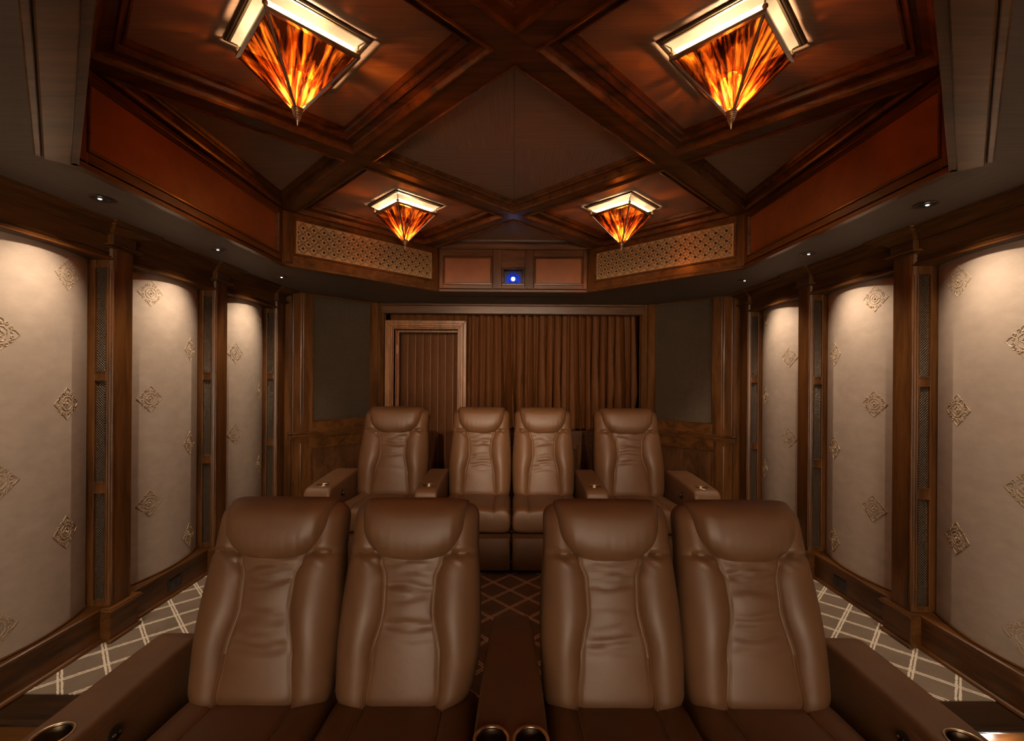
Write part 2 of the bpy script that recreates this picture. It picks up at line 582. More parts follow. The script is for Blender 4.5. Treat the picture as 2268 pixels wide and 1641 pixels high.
def fret_plate(frame, xa, xb, za, zb, y, parent):
    """pierced fretwork: dark cuts drawn as geometry a hair above a gold plate"""
    m_ = MB(frame); m_.box(xa, xb, y, y + 0.008, za, zb); m_.build('gilded_plate', M['goldplate'], parent)
    x0, x1, z0, z1 = xa + 0.030, xb - 0.030, za + 0.022, zb - 0.022
    p = (z1 - z0) / 3.0
    nx = max(1, round((x1 - x0) / p)); px = (x1 - x0) / nx
    cut = MB(frame)
    yy = y - 0.0006

    def rib(pts, w):
        vs, fs = [], []
        for i, (a, b) in enumerate(pts):
            q, r_ = pts[max(i - 1, 0)], pts[min(i + 1, len(pts) - 1)]
            dx, dz = r_[0] - q[0], r_[1] - q[1]
            l = math.hypot(dx, dz) or 1
            vs += [(a - dz / l * w, yy, b + dx / l * w), (a + dz / l * w, yy, b - dx / l * w)]
        for i in range(len(pts) - 1):
            fs.append((2 * i, 2 * i + 1, 2 * i + 3, 2 * i + 2))
        cut.add(vs, fs)

    holes = MB(frame)
    for j in range(7):
        for i in range(nx * 2 + 1):
            if (i + j) % 2 == 0 or j == 0 or j == 6:
                continue
            if (j % 2 == 1 and i % 2 == 1) or (j % 2 == 0 and i % 2 == 0):
                pass
    pts = [(x0 + px * (i + 0.5), z0 + p * (j + 0.5)) for i in range(nx) for j in range(3)]
    pts += [(x0 + px * i, z0 + p * j) for i in range(0, nx + 1) for j in (1, 2)]
    for a, b in pts:
        h = 0.0125
        edge = a < x0 + 0.01 or a > x1 - 0.01
        if not edge:
            holes.add([(a - h, yy, b), (a, yy, b - h), (a + h, yy, b), (a, yy, b + h)], [(0, 1, 2, 3)])
        else:
            k = 1 if a < x0 + 0.01 else -1
            holes.add([(a, yy, b - h), (a + k * h, yy, b), (a, yy, b + h)], [(0, 1, 2)])
        for q in range(4):
            ca, sa = math.cos(q * PI / 2), math.sin(q * PI / 2)
            if edge and ((a < x0 + 0.01 and q == 2) or (a > x1 - 0.01 and q == 0)):
                continue
            for m in (1, -1):
                if edge and q in (1, 3) and ((a < x0 + 0.01) != ((m > 0) == (q == 3))):
                    continue
                arc = []
                for t in range(9):
                    an = -0.4 * PI + t / 8 * 1.6 * PI
                    rr = 0.0075 - 0.002 * t / 8
                    u_, v_ = 0.0265 + rr * math.cos(an), m * (0.0105 + rr * math.sin(an))
                    arc.append((a + u_ * ca - v_ * sa, b + u_ * sa + v_ * ca))
                arc.append((a + 0.018 * ca - m * 0.003 * sa, b + 0.018 * sa + m * 0.003 * ca))
                rib(arc, 0.0014)
    # straight diagonal cuts between the motifs
    L_, H_ = x1 - x0, z1 - z0
    for s_ in (1, -1):
        k = -8
        for k in range(-8, nx * 2 + 8):
            c = (k + 0.5) * p
            seg = []
            for t in range(0, 61):
                zz = H_ * t / 60
                xx = c + s_ * zz * px / p if s_ > 0 else c - zz * px / p
                if 0 <= xx <= L_:
                    seg.append((x0 + xx, z0 + zz))
            if len(seg) > 1:
                for part in (0.1, 0.0):
                    pass
                rib([seg[0], seg[-1]], 0.0016)
    o1 = cut.build('fret_scroll_cuts', M['cutline'], parent, kind='stuff')
    o2 = holes.build('fret_diamond_holes', M['black'], parent, kind='stuff')


fascia_names = {0: 'left', 1: 'rear_left', 2: 'rear', 3: 'rear_right', 4: 'right', 5: 'front_right', 6: 'front', 7: 'front_left'}
fas = struct('trim_1')      # the tray's framed fascia
for i, (p, q) in enumerate(EDGES):
    a = math.atan2(q[1] - p[1], q[0] - p[0])
    ln = math.hypot(q[0] - p[0], q[1] - p[1])
    fr = (p[0], p[1], a)           # local +y points outwards (away from the tray)
    wv = 'wood_z'
    wh = {0: 'wood_y', 4: 'wood_y', 2: 'wood_x', 6: 'wood_x', 1: 'wood_a', 5: 'wood_a', 3: 'wood_b', 7: 'wood_b'}[i]
    if i in (1, 3):
        xa, xb, za, zb = framed(fr, 0, ln, ZS, ZB, 0.075, 0.055, 0.075, 0.030, 0.0, 0.022, fas, wh, wv)
        root = thing('fretwork_grille', 'gilded fretwork air grille of pierced diamonds on the %s slanted ceiling fascia' % ('left' if i == 1 else 'right'), 'grille', (0, 0, 0), 'fretwork grilles beside the projector')
        fret_plate(fr, xa + 0.004, xb - 0.004, za + 0.004, zb - 0.004, 0.012, root)
    elif i == 2:
        xs = [0, 0.032, 0.50, 0.872, 1.34, ln]
        for (u, v_) in ((0, 0.5), (0.872, ln)):
            framed(fr, u, v_, ZS + 0.0, ZB, 0.034 if u == 0 else 0.006, 0.006 if u == 0 else 0.034, 0.055, 0.062, 0.0, 0.02, fas, wh, wv, 'rust')
        # centre board with the projector window
        xa, xb, za, zb = framed(fr, 0.5, 0.872, ZS + 0.0, ZB, 0.078, 0.078, 0.050, 0.165, 0.0, 0.02, fas, wh, wv)
        PROJ = (xa, xb, za, zb)
    else:
        framed(fr, 0, ln, ZS, ZB, 0.045, 0.045, 0.06, 0.03, 0.0, 0.022, fas, wh, wv, 'rust')
    # bottom lip moulding
    m_ = MB(fr); m_.box(-0.012, ln + 0.012, -0.010, 0.03, ZS - 0.012, ZS + 0.004); m_.box(-0.006, ln + 0.006, -0.005, 0.03, ZS + 0.004, ZS + 0.012)
    m_.build('fascia_lip', M[wh], fas, bevel=0.002)
    # backing so that no light leaks behind the frames
    m_ = MB(fr); m_.box(-0.03, ln + 0.03, 0.023 if i != 2 else 0.30, 0.05 if i != 2 else 0.33, ZS, ZC + 0.03); m_.build('fascia_backing', M['black'], fas)
# near corner boards below the soffit
for s in (-1, 1):
    p, q = ((-OA, YN1), (-0.686, YN2)) if s < 0 else ((0.686, YN2), (OA, YN1))
    a = math.atan2(q[1] - p[1], q[0] - p[0]); ln = math.hypot(q[0] - p[0], q[1] - p[1])
    fr = (p[0], p[1], a)
    m_ = MB(fr); m_.box(0.0, ln, -0.085, -0.012, ZS - 0.020, ZS); m_.build('soffit_edge_board', M['wood_a' if s > 0 else 'wood_b'], fas, bevel=0.004)
    m_ = MB(fr); m_.box(-0.0, ln, -0.108, -0.088, ZS - 0.014, ZS); m_.build('soffit_edge_bead', M['wood_a' if s > 0 else 'wood_b'], fas, bevel=0.004)

# ------------------------------------------------------------------ beams and coffers
DL = 0.855; BW = 0.0525
def rot_ab(a, b):
    return ((a - b) / R2, CY + (a + b) / R2)
k = DL / R2
def half(poly, axis, sgn, lim):
    # a = (x + (y-CY))/R2 ; b = ((y-CY) - x)/R2 ; keep sgn*axis <= lim
    if axis == 'a':
        return clip(poly, sgn / R2, sgn / R2, lim + sgn * CY / R2)
    return clip(poly, -sgn / R2, sgn / R2, lim + sgn * CY / R2)
OCTI = inset(OCT, 0.030)
for ax in 'ab':
    for c0 in (-k, k):
        poly = half(half(OCT, ax, 1, c0 + BW), ax, -1, -(c0 - BW))
        m_ = MB(); z = ZB if ax == 'a' else ZB - 0.0007
        m_.prism(poly, z, ZC + 0.02)
        m_.build('ceiling_beam', M['wood_b' if ax == 'a' else 'wood_a'], ceil)
m_ = MB()
rings = [[(x, y, z) for x, y in pl] for pl, z in ((inset(OCT, -0.001), ZB - 0.0004), (OCTI, ZB - 0.0004), (OCTI, ZC + 0.02))]
m_.rings(rings, True, False); m_.build('tray_border', M['wood_x'], ceil)

lo, hi = k - BW, k + BW
cells = []
mid = half(half(half(half(OCTI, 'a', 1, lo), 'a', -1, lo), 'b', 1, lo), 'b', -1, lo); cells.append(('centre', mid))
for ax, oth in (('a', 'b'), ('b', 'a')):
    for sg in (1, -1):
        poly = half(half(half(OCTI, ax, -sg, -hi), oth, 1, lo), oth, -1, lo)
        cells.append(('light', poly))
for sa in (1, -1):
    for sb in (1, -1):
        poly = half(half(OCTI, 'a', -sa, -hi), 'b', -sb, -hi)
        cells.append(('tri', poly))
def dedupe(poly):
    out = []
    for p in poly:
        if not out or math.hypot(p[0] - out[-1][0], p[1] - out[-1][1]) > 0.012:
            out.append(p)
    if math.hypot(out[0][0] - out[-1][0], out[0][1] - out[-1][1]) < 0.012:
        out.pop()
    return out
BEAD = [(0.0, ZB + 0.002), (0.0005, ZB - 0.006), (0.004, ZB - 0.010), (0.010, ZB - 0.008), (0.013, ZB - 0.001), (0.016, ZB + 0.004)]
for kind, poly in cells:
    poly = dedupe(poly)
    if kind == 'light':
        prof = BEAD + [(0.018, ZB + 0.022), (0.024, ZB + 0.026), (0.062, ZB + 0.030), (0.064, ZB + 0.024), (0.068, ZB + 0.022), (0.076, ZB + 0.026), (0.080, ZB + 0.044), (0.086, ZB + 0.046), (0.090, ZB + 0.042), (0.097, ZB + 0.046), (0.100, ZC)]
        pan = inset(poly, 0.099)
    else:
        prof = BEAD + [(0.018, ZB + 0.034), (0.028, ZB + 0.036), (0.034, ZB + 0.046), (0.040, ZB + 0.050), (0.046, ZC)]
        pan = inset(poly, 0.044)
    m_ = MB(); sweep_in(m_, poly, prof)
    m_.build('coffer_moulding', M['wood_x' if kind == 'tri' else 'wood_a'], ceil, smooth=True, angle=25)
    if kind == 'centre':
        c = (0, CY)
        for i in range(4):
            p, q = pan[i], pan[(i + 1) % 4]
            tri = inset([c, p, q], 0.0009)
            m_ = MB(); m_.prism(tri, ZC - 0.0, ZC + 0.012)
            m_.build('coffer_panel', M['silk_a' if i % 2 else 'silk_y'], ceil)
    else:
        m_ = MB(); m_.prism(pan, ZC, ZC + 0.012)
        m_.build('coffer_panel', M['silk_x' if kind == 'light' else 'silk_a'], ceil)

# ------------------------------------------------------------------ side walls
Y0S = (2.44, 3.293, 4.150)          # near faces of the three pilasters
PW = 0.14
def side(s):
    return lambda p: (s * p[0], p[1], p[2])       # local x = distance from the room's centre line
PROF_BASE = [(2.30, ZF), (2.185, ZF), (2.185, ZP + 0.0), (2.185, -1.275), (2.178, -1.270), (2.178, -1.262), (2.170, -1.258), (2.170, -1.250), (2.176, -1.246), (2.30, -1.246)]
def wall_fix(fn, prof, ya, yb, name, mat, parent=None, kind='structure'):
    m_ = MB(fn)
    m_.extrude(prof, [lambda a, b, y=ya: (a, y, b), lambda a, b, y=yb: (a, y, b)])
    o = m_.build(name, mat, parent)
    if parent is None and kind:
        o['kind'] = kind
    return o

for s, nm in ((-1, 'left'), (1, 'right')):
    fn = side(s)
    m_ = MB(fn); m_.box(2.33, 2.45, YW0, 4.55, ZF, ZS)
    o = m_.build('wall_' + nm, M['wood_z']); o['kind'] = 'structure'
    # baseboard with ledge, shoe moulding
    base = struct('baseboard_' + nm)
    wall_fix(fn, PROF_BASE, YW0, 4.30, 'base_board', M['wood_y'], base)
    m_ = MB(fn)
    q = [(2.186, ZP), (2.168, ZP), (2.168, ZP + 0.006), (2.173, ZP + 0.013), (2.180, ZP + 0.017), (2.186, ZP + 0.018)]
    m_.extrude(q, [lambda a, b: (a, YP + 0.01, b), lambda a, b: (a, 4.30, b)]); m_.build('shoe_moulding', M['wood_y'], base)
    # frieze above the bays and crown below the soffit
    top = struct('trim_%d' % (2 if s < 0 else 3))
    wall_fix(fn, [(2.33, 0.625), (2.185, 0.625), (2.170, 0.640), (2.170, 0.765), (2.33, 0.765)], YW0, 4.16, 'frieze_board', M['wood_y'], top)
    for z0_, q0, h_ in ((0.612, 2.150, 0.014), (0.626, 2.158, 0.010), (0.645, 2.163, 0.008)):
        wall_fix(fn, [(2.30, z0_), (q0 + 0.004, z0_), (q0, z0_ + 0.003), (q0, z0_ + h_ - 0.003), (q0 + 0.004, z0_ + h_), (2.30, z0_ + h_)], YW0, 4.16, 'frieze_moulding', M['wood_y'], top)
    crown = [(2.33, 0.748), (2.160, 0.748), (2.156, 0.754), (2.150, 0.756), (2.142, 0.764), (2.128, 0.772), (2.108, 0.777), (2.094, 0.780), (2.090, 0.788), (2.072, 0.790), (2.070, ZS), (2.33, ZS)]
    wall_fix(fn, crown, YW0, 4.33, 'crown_moulding', M['wood_y'], top)

# pilasters
ORD = ('nearest', 'middle', 'farthest')
def wires(mb_, x0, x1, z0, z1, y, pitch, r, steep=1.0):
    """diagonal woven wires filling a rectangle in the x-z plane"""
    for sg in (1, -1):
        W_, H_ = x1 - x0, z1 - z0
        c = -H_ / steep
        while c < W_ + H_ / steep:
            # x = c + t/steep (sg>0) or x = c + (H - t)/steep
            pts = []
            lo_t, hi_t = 0.0, H_
            if sg > 0:
                lo_t = max(lo_t, -c * steep); hi_t = min(hi_t, (W_ - c) * steep)
                if hi_t - lo_t > 0.004:
                    pts = [(x0 + c + lo_t / steep, y, z0 + lo_t), (x0 + c + hi_t / steep, y, z0 + hi_t)]
            else:
                lo_u = max(0.0, -c * steep); hi_u = min(H_, (W_ - c) * steep)
                if hi_u - lo_u > 0.004:
                    pts = [(x0 + c + lo_u / steep, y - r * 1.5, z1 - lo_u), (x0 + c + hi_u / steep, y - r * 1.5, z1 - hi_u)]
            if pts:
                mb_.tube(pts, r, 4, False)
            c += pitch

for s, nm in ((-1, 'left'), (1, 'right')):
    for j, y0 in enumerate(Y0S):
        lab = 'tall walnut pilaster with wire grille slots on the %s wall, %s of the three' % (nm, ORD[j])
        root = thing('pilaster', lab, 'pilaster', (s * 2.22, y0 + PW / 2, ZP), 'wall pilasters')
        def fn(p, s=s, y0=y0):
            return (s * p[0] - s * 2.22, p[1] - (PW / 2), p[2] - ZP)
        y1 = PW
        m_ = MB(fn)
        m_.prism([(2.33, 0.034), (2.168, 0.034), (2.168, 0.0), (2.152, 0.006), (2.146, 0.024), (2.146, y1 - 0.012), (2.158, y1), (2.33, y1)], -1.246, 0.690)
        m_.build('shaft', M['wood_z'], root, bevel=0.002)
        # near-side frame with three slots
        slots = ((0.017, 0.569), (-0.581, -0.036), (-1.215, -0.641))
        xa, xb = 2.181, 2.238
        for a, b in ((2.168, xa), (xb, 2.285)):
            m_ = MB(fn); m_.box(a, b, 0.0, 0.034, -1.246, 0.640); m_.build('side_stile', M['wood_z'], root, bevel=0.002)
        zz = [-1.246, slots[2][0], slots[2][1], slots[1][0], slots[1][1], slots[0][0], slots[0][1], 0.640]
        for a, b in zip(zz[0::2], zz[1::2]):
            m_ = MB(fn); m_.box(xa, xb, 0.001, 0.034, a, b); m_.build('side_rail', M['wood_z'], root, bevel=0.002)
        for a, b in slots:
            m_ = MB(fn); m_.box(xa, xb, 0.024, 0.033, a, b); back = m_.build('slot_backing', M['black'], root)
            m_ = MB(fn); wires(m_, xa, xb, a, b, 0.010, 0.0140, 0.0012); m_.build('wire_mesh', M['wire'], root, kind='stuff')
            m_ = MB(fn)
            rg = [[(xa + d, y_, a + d), (xb - d, y_, a + d), (xb - d, y_, b - d), (xa + d, y_, b - d)] for d, y_ in ((-0.004, 0.0), (-0.003, -0.004), (0.0, -0.003), (0.0005, 0.010))]
            m_.rings(rg, True, False); m_.build('slot_bead', M['wood_z'], root)
        # corner bead with pointed ends
        m_ = MB(fn)
        m_.tube([(2.151, 0.010, z) for z in (-1.225, -1.20, -1.19, 0.545, 0.555, 0.585)], [0.001, 0.008, 0.0085, 0.0085, 0.008, 0.001], 10)
        m_.build('corner_bead', M['wood_z'], root, smooth=True)
        m_ = MB(fn)
        m_.tube([(2.168, -0.003, -1.2), (2.168, -0.003, 0.57)], 0.0035, 8)
        m_.build('side_bead', M['wood_z'], root, smooth=True)
        m_ = MB(fn); m_.tube([(2.281, -0.002, -1.243), (2.281, -0.002, 0.61)], 0.0045, 8); m_.build('fabric_edge_bead', M['wood_z'], root, smooth=True)
        # cap and block under the crown
        m_ = MB(fn)
        m_.box(2.135, 2.30, -0.018, y1 + 0.020, 0.676, 0.684); m_.box(2.120, 2.30, -0.030, y1 + 0.034, 0.684, 0.694); m_.box(2.130, 2.30, -0.022, y1 + 0.024, 0.694, 0.700)
        m_.build('cap_moulding', M['wood_y'], root, bevel=0.002)
        m_ = MB(fn); m_.box(2.140, 2.30, -0.004, y1 + 0.004, 0.700, 0.760); m_.build('cap_block', M['wood_y'], root, bevel=0.002)
        m_ = MB(fn)
        rg = []
        for g, z_ in ((-0.010, 0.748), (-0.010, 0.750), (-0.014, 0.754), (-0.020, 0.757), (-0.030, 0.766), (-0.046, 0.774), (-0.062, 0.779), (-0.076, 0.782), (-0.080, 0.789), (-0.096, 0.791), (-0.098, ZS - 0.0005)):
            q_ = 2.146 + g
            rg.append([(2.28, g * 0.9, z_), (q_, g * 0.9, z_), (q_, y1 - g * 0.9, z_), (2.28, y1 - g * 0.9, z_)])
        m_.rings(rg, True, False)
        m_.build('cap_crown', M['wood_y'], root)
        # plinth
        m_ = MB(fn)
        m_.box(2.130, 2.30, -0.018, y1 + 0.024, 0.001 + ZP, -1.272)
        m_.build('plinth', M['wood_y'], root, bevel=0.002)
        m_ = MB(fn)
        m_.box(2.122, 2.30, -0.024, y1 + 0.030, -1.272, -1.264); m_.box(2.112, 2.30, -0.032, y1 + 0.038, -1.264, -1.254); m_.box(2.118, 2.30, -0.028, y1 + 0.034, -1.254, -1.247)
        m_.build('plinth_moulding', M['wood_y'], root, bevel=0.0025)
        m_ = MB(fn); m_.box(2.116, 2.14, -0.030, y1 + 0.036, ZP + 0.001, ZP + 0.018); m_.build('plinth_shoe', M['wood_y'], root, bevel=0.006)

# ------------------------------------------------------------------ bowed fabric bays with corded medallions
def medallion_paths():
    P = []
    def spiral(cx, cz, r, a0, turns, sgn):
        n = int(14 * turns)
        return [(cx + r * (1 - 0.72 * t / n) * math.cos(a0 + sgn * 2 * PI * turns * t / n), cz + r * (1 - 0.72 * t / n) * math.sin(a0 + sgn * 2 * PI * turns * t / n)) for t in range(n + 1)]
    def bez(a, b, c, d, n=7):
        return [tuple((1 - t) ** 3 * a[i] + 3 * (1 - t) ** 2 * t * b[i] + 3 * (1 - t) * t * t * c[i] + t ** 3 * d[i] for i in (0, 1)) for t in [k_ / n for k_ in range(n + 1)]]
    base = []
    for m in (1, -1):
        e = bez((0, 1.0), (m * 0.05, 0.86), (m * 0.22, 0.86), (m * 0.25, 0.70))
        base.append([(x, z) for x, z in e] + spiral(m * 0.15, 0.64, 0.12, 0.4 if m > 0 else PI - 0.4, 0.85, -m))
        base.append(spiral(m * 0.36, 0.56, 0.11, PI / 2 + m * 0.9, 1.1, -m))
        base.append(bez((0, 0.30), (m * 0.05, 0.17), (m * 0.12, 0.13), (m * 0.165, 0.165), 5))
        base.append(bez((m * 0.03, 0.40), (m * 0.16, 0.42), (m * 0.24, 0.40), (m * 0.29, 0.30), 6))
    for q in range(4):
        c, s_ = round(math.cos(q * PI / 2)), round(math.sin(q * PI / 2))
        for path in base:
            P.append([(x * c - z * s_, x * s_ + z * c) for x, z in path])
    P.append([(0.05 * math.cos(t * PI / 4), 0.05 * math.sin(t * PI / 4)) for t in range(9)])
    return P
MED = medallion_paths()
QE, QM = 2.278, 2.200
bays = [(1.75, 2.436), (2.586, 3.289), (3.439, 4.146)]
cols = [((1.955, 'B'), (2.27, 'A')), ((2.785, 'A'), (3.145, 'B')), ((3.64, 'B'), (4.01, 'A'))]
ZROW = {'A': (0.495, -0.148, -0.786), 'B': (0.172, -0.470, -1.105)}
for s, nm in ((-1, 'left'), (1, 'right')):
    for j, (ya, yb) in enumerate(bays):
        yc, hc = (ya + yb) / 2, (yb - ya) / 2
        root = thing('upholstered_bay', 'bowed taupe fabric wall bay with corded medallions on the %s wall, %s of the three' % (nm, ORD[j]), 'wall panel', (s * 2.24, yc, -1.2455), 'fabric wall bays')
        def surf(y, z, out=0.0, s=s, yc=yc, hc=hc):
            t = (y - yc) / hc
            q = QM + (QE - QM) * t * t - out
            return (s * q - s * 2.24, y - yc, z + 1.2455)
        m_ = MB()
        n = 24
        rings = []
        for i in range(n + 1):
            y = ya + (yb - ya) * i / n
            rings.append([surf(y, -1.2455), surf(y, 0.624), surf(y, 0.624, -0.03), surf(y, -1.2455, -0.03)])
        m_.rings(rings)
        m_.build('fabric_face', M['wall_fabric'], root, smooth=True, angle=30)
        m_ = MB()
        m_.tube([surf(ya + (yb - ya) * i / n, -1.2405, 0.004) for i in range(n + 1)], 0.006, 8)
        m_.build('bottom_welt', M['wood_y'], root, smooth=True)
        for y, row in cols[j]:
            for z in ZROW[row]:
                m_ = MB()
                for path in MED:
                    m_.tube([surf(y + a * 0.080, z + b * 0.080, 0.0008) for a, b in path], 0.0017, 5, False)
                m_.sphere(*surf(y, z, 0.002), 0.0055, 8, 6)
                m_.build('medallion', M['gilt'], root, smooth=True)

# ------------------------------------------------------------------ rear corner walls with speaker grilles
LD = 0.955
for s, nm in ((-1, 'left'), (1, 'right')):
    if s < 0:
        fr = (-2.09, 4.33, PI / 4); T = lambda a, b: (a, b)
    else:
        fr = (2.09 - LD / R2, 4.33 + LD / R2, -PI / 4); T = lambda a, b: (LD - b, LD - a)
    wl = struct('wall_rear_' + nm)
    def bx(a, b, y0, y1, z0, z1, name, mat, bev=0.003):
        x0, x1 = T(a, b)
        m__ = MB(fr); m__.box(x0, x1, y0, y1, z0, z1)
        return m__.build(name, M[mat], wl, bevel=bev)
    bx(-0.10, LD + 0.05, 0.05, 0.09, ZP, ZS, 'wall_backing', 'wood_z', 0)
    bx(0.0, 0.095, 0.0, 0.05, -0.60, ZS, 'corner_post', 'wood_z')
    bx(0.098, 0.185, 0.006, 0.05, -0.60, ZS, 'frame_stile', 'wood_z')
    bx(0.80, 0.885, 0.006, 0.05, -0.60, ZS, 'frame_stile', 'wood_z')
    bx(0.888, LD, -0.004, 0.06, -0.60, ZS, 'corner_post', 'wood_z')
    bx(0.185, 0.80, 0.006, 0.05, -0.56, -0.445, 'bottom_rail', 'wood_x')
    bx(0.185, 0.80, 0.006, 0.05, ZS - 0.012, ZS, 'top_rail', 'wood_x')
    # chair rail
    for z0_, d, h_ in ((-0.560, 0.012, 0.014), (-0.585, 0.030, 0.012), (-0.597, 0.020, 0.012), (-0.610, 0.010, 0.013)):
        bx(-0.03, LD, -d, 0.05, z0_ - 0.0, z0_ + h_, 'chair_rail', 'wood_x', 0.003)
    bx(0.0, LD, 0.0, 0.05, -0.573, -0.56, 'chair_rail', 'wood_x', 0.0)
    # wainscot
    x0, x1 = T(0.0, LD)
    framed(fr, x0, x1, ZP + 0.0, -0.61, 0.17, 0.17, 0.16, 0.09, 0.004, 0.05, wl, 'wood_x', 'wood_z', 'wood_burl', True, 0.022, 'burl_panel')
    bx(-0.02, LD, -0.014, 0.02, ZP, ZP + 0.13, 'base_board', 'wood_x')
    # post bead with tongue stops
    xb = T(0.075, 0.075)[0]
    m_ = MB(fr)
    m_.tube([(xb, -0.001, z) for z in (-0.50, -0.47, -0.46, 0.77, 0.775, 0.785)], [0.001, 0.006, 0.0055, 0.0055, 0.005, 0.001], 8); m_.build('post_bead', M['wood_z'], wl, smooth=True)
    m_ = MB(fr)
    m_.tube([(xb, -0.001, z) for z in (-1.22, -1.20, -1.19, -0.66, -0.65)], [0.001, 0.006, 0.0055, 0.0055, 0.001], 8); m_.build('post_bead', M['wood_z'], wl, smooth=True)
    # grille
    x0, x1 = T(0.185, 0.80)
    root = thing('speaker_grille', 'woven brass wire speaker grille in the slanted rear corner beside the %s' % ('doorway' if s < 0 else 'velvet curtain'), 'grille', (0, 0, 0), 'rear speaker grilles')
    m_ = MB(fr); m_.box(x0, x1, 0.038, 0.042, -0.445, ZS - 0.012); m_.build('grille_backing', M['black'], root)
    m_ = MB(fr); wires(m_, x0, x1, -0.443, ZS - 0.013, 0.020, 0.0150, 0.0020); m_.build('wire_mesh', M['wire'], root, kind='stuff')
    m_ = MB(fr)
    rg = [[(x0 + d, y_, -0.445 + d), (x1 - d, y_, -0.445 + d), (x1 - d, y_, ZS - 0.012 - d), (x0 + d, y_, ZS - 0.012 - d)] for d, y_ in ((-0.004, 0.004), (-0.001, -0.002), (0.004, -0.002), (0.007, 0.02))]
    m_.rings(rg, True, False); m_.build('grille_bead', M['wood_z'], root)
    # dark slot between side wall and corner, with its own mesh strip
    fn = side(s)
    m_ = MB(fn); m_.box(2.215, 2.33, 4.285, 4.50, ZP, ZS); o = m_.build('recess_board', M['wood_z'], wl)
    root = thing('mesh_strip', 'narrow vertical wire mesh strip in the dark recess of the %s rear corner' % nm, 'grille', (0, 0, 0), 'corner mesh strips')
    fr2 = (lambda p, s=s: (s * (2.212 + p[1]), p[0], p[2]))
    m_ = MB(fr2); m_.box(4.318, 4.375, 0.0, 0.003, -1.24, 0.62); m_.build('strip_backing', M['black'], root)
    m_ = MB(fr2); wires(m_, 4.318, 4.375, -1.24, 0.62, -0.004, 0.012, 0.0016); m_.build('wire_mesh', M['wire'], root, kind='stuff')

# ------------------------------------------------------------------ back wall: header, doorway, curtain, low wainscot
bw = struct('wall_back')
m_ = MB(); m_.box(-2.45, 2.45, 5.62, 5.74, ZP, ZS); m_.build('wall_backing', M['velvet'], bw)
m_ = MB(); m_.box(-1.44, 1.44, YB - 0.02, YB + 0.06, 0.690, 0.775); m_.build('header_board', M['wood_x'], bw, bevel=0.004)
m_ = MB(); m_.box(-1.44, 1.44, YB - 0.045, YB + 0.06, 0.775, 0.784); m_.box(-1.44, 1.44, YB - 0.035, YB + 0.06, 0.784, ZS); m_.build('header_moulding', M['wood_x'], bw, bevel=0.003)
for k_ in range(3):
    u0, u1 = -0.50 + k_ * 0.6367, -0.50 + (k_ + 1) * 0.6367
    framed((0, YB, 0.0), u0, u1, ZP, -0.735, 0.06, 0.06, 0.16, 0.03, 0.0, 0.05, bw, 'wood_x', 'wood_z', 'wood_burl', True, 0.018, 'burl_panel')
m_ = MB(); m_.box(-0.50, 1.41, YB - 0.01, YB + 0.05, -0.74, -0.60); m_.build('sill_board', M['wood_x'], bw, bevel=0.003)
m_ = MB(); m_.box(-0.50, 1.41, YB - 0.03, YB + 0.06, -0.600, -0.585); m_.box(-0.50, 1.41, YB - 0.018, YB + 0.06, -0.612, -0.600); m_.build('sill_moulding', M['wood_x'], bw, bevel=0.003)
m_ = MB(); m_.box(-0.50, 1.41, YB - 0.014, YB + 0.03, ZP, ZP + 0.13); m_.build('base_board', M['wood_x'], bw, bevel=0.003)

door = struct('door_1')
DX0, DX1, DT = -1.305, -0.602, 0.520          # clear opening
steps = [(0.095, 0.060, -0.012), (0.060, 0.034, -0.028), (0.034, 0.016, -0.018), (0.016, 0.0, -0.008)]
for o_, i_, yf in steps:
    # three mitred runs of one casing step
    for run in range(3):
        m_ = MB()
        if run == 0:
            poly = [(DX0 - o_, ZP), (DX0 - i_, ZP), (DX0 - i_, DT + i_), (DX0 - o_, DT + o_)]
        elif run == 1:
            poly = [(DX0 - o_, DT + o_), (DX0 - i_, DT + i_), (DX1 + i_, DT + i_), (DX1 + o_, DT + o_)]
        else:
            poly = [(DX1 + i_, ZP), (DX1 + o_, ZP), (DX1 + o_, DT + o_), (DX1 + i_, DT + i_)]
        vs = [(x, YB + yf, z) for x, z in poly] + [(x, YB + 0.06, z) for x, z in poly]
        m_.add(vs, [(0, 1, 2, 3), (7, 6, 5, 4), (0, 4, 5, 1), (1, 5, 6, 2), (2, 6, 7, 3), (3, 7, 4, 0)])
        m_.build('door_casing', M['wood_casing'], door, bevel=0.004)
# jamb reveals and inner frame
for a, b in ((DX0 - 0.03, DX0), (DX1, DX1 + 0.03)):
    m_ = MB(); m_.box(a, b, YB, YB + 0.26, ZP, DT + 0.03); m_.build('door_jamb', M['wood_casing'], door, bevel=0.002)
m_ = MB(); m_.box(DX0, DX1, YB, YB + 0.26, DT, DT + 0.03); m_.build('door_head', M['wood_casing'], door, bevel=0.002)
for a, b in ((DX0, DX0 + 0.022), (DX1 - 0.022, DX1)):
    m_ = MB(); m_.box(a, b, YB + 0.14, YB + 0.18, ZP, DT); m_.build('door_stop', M['wood_casing'], door, bevel=0.002)
m_ = MB(); m_.box(DX0 + 0.022, DX1 - 0.022, YB + 0.14, YB + 0.18, DT - 0.022, DT); m_.build('door_stop', M['wood_casing'], door, bevel=0.002)
m_ = MB(); m_.box(DX0 + 0.001, DX0 + 0.006, YB + 0.085, YB + 0.115, ZP, DT - 0.002); m_.build('door_seal', simple('red_brown_seal', (0.45, 0.06, 0.02), 0.4), door)
for z in (0.30, -0.30, -1.0):
    m_ = MB(); m_.box(DX0 + 0.001, DX0 + 0.008, YB + 0.118, YB + 0.138, z - 0.05, z + 0.05); m_.build('door_hinge', M['brass'], door)


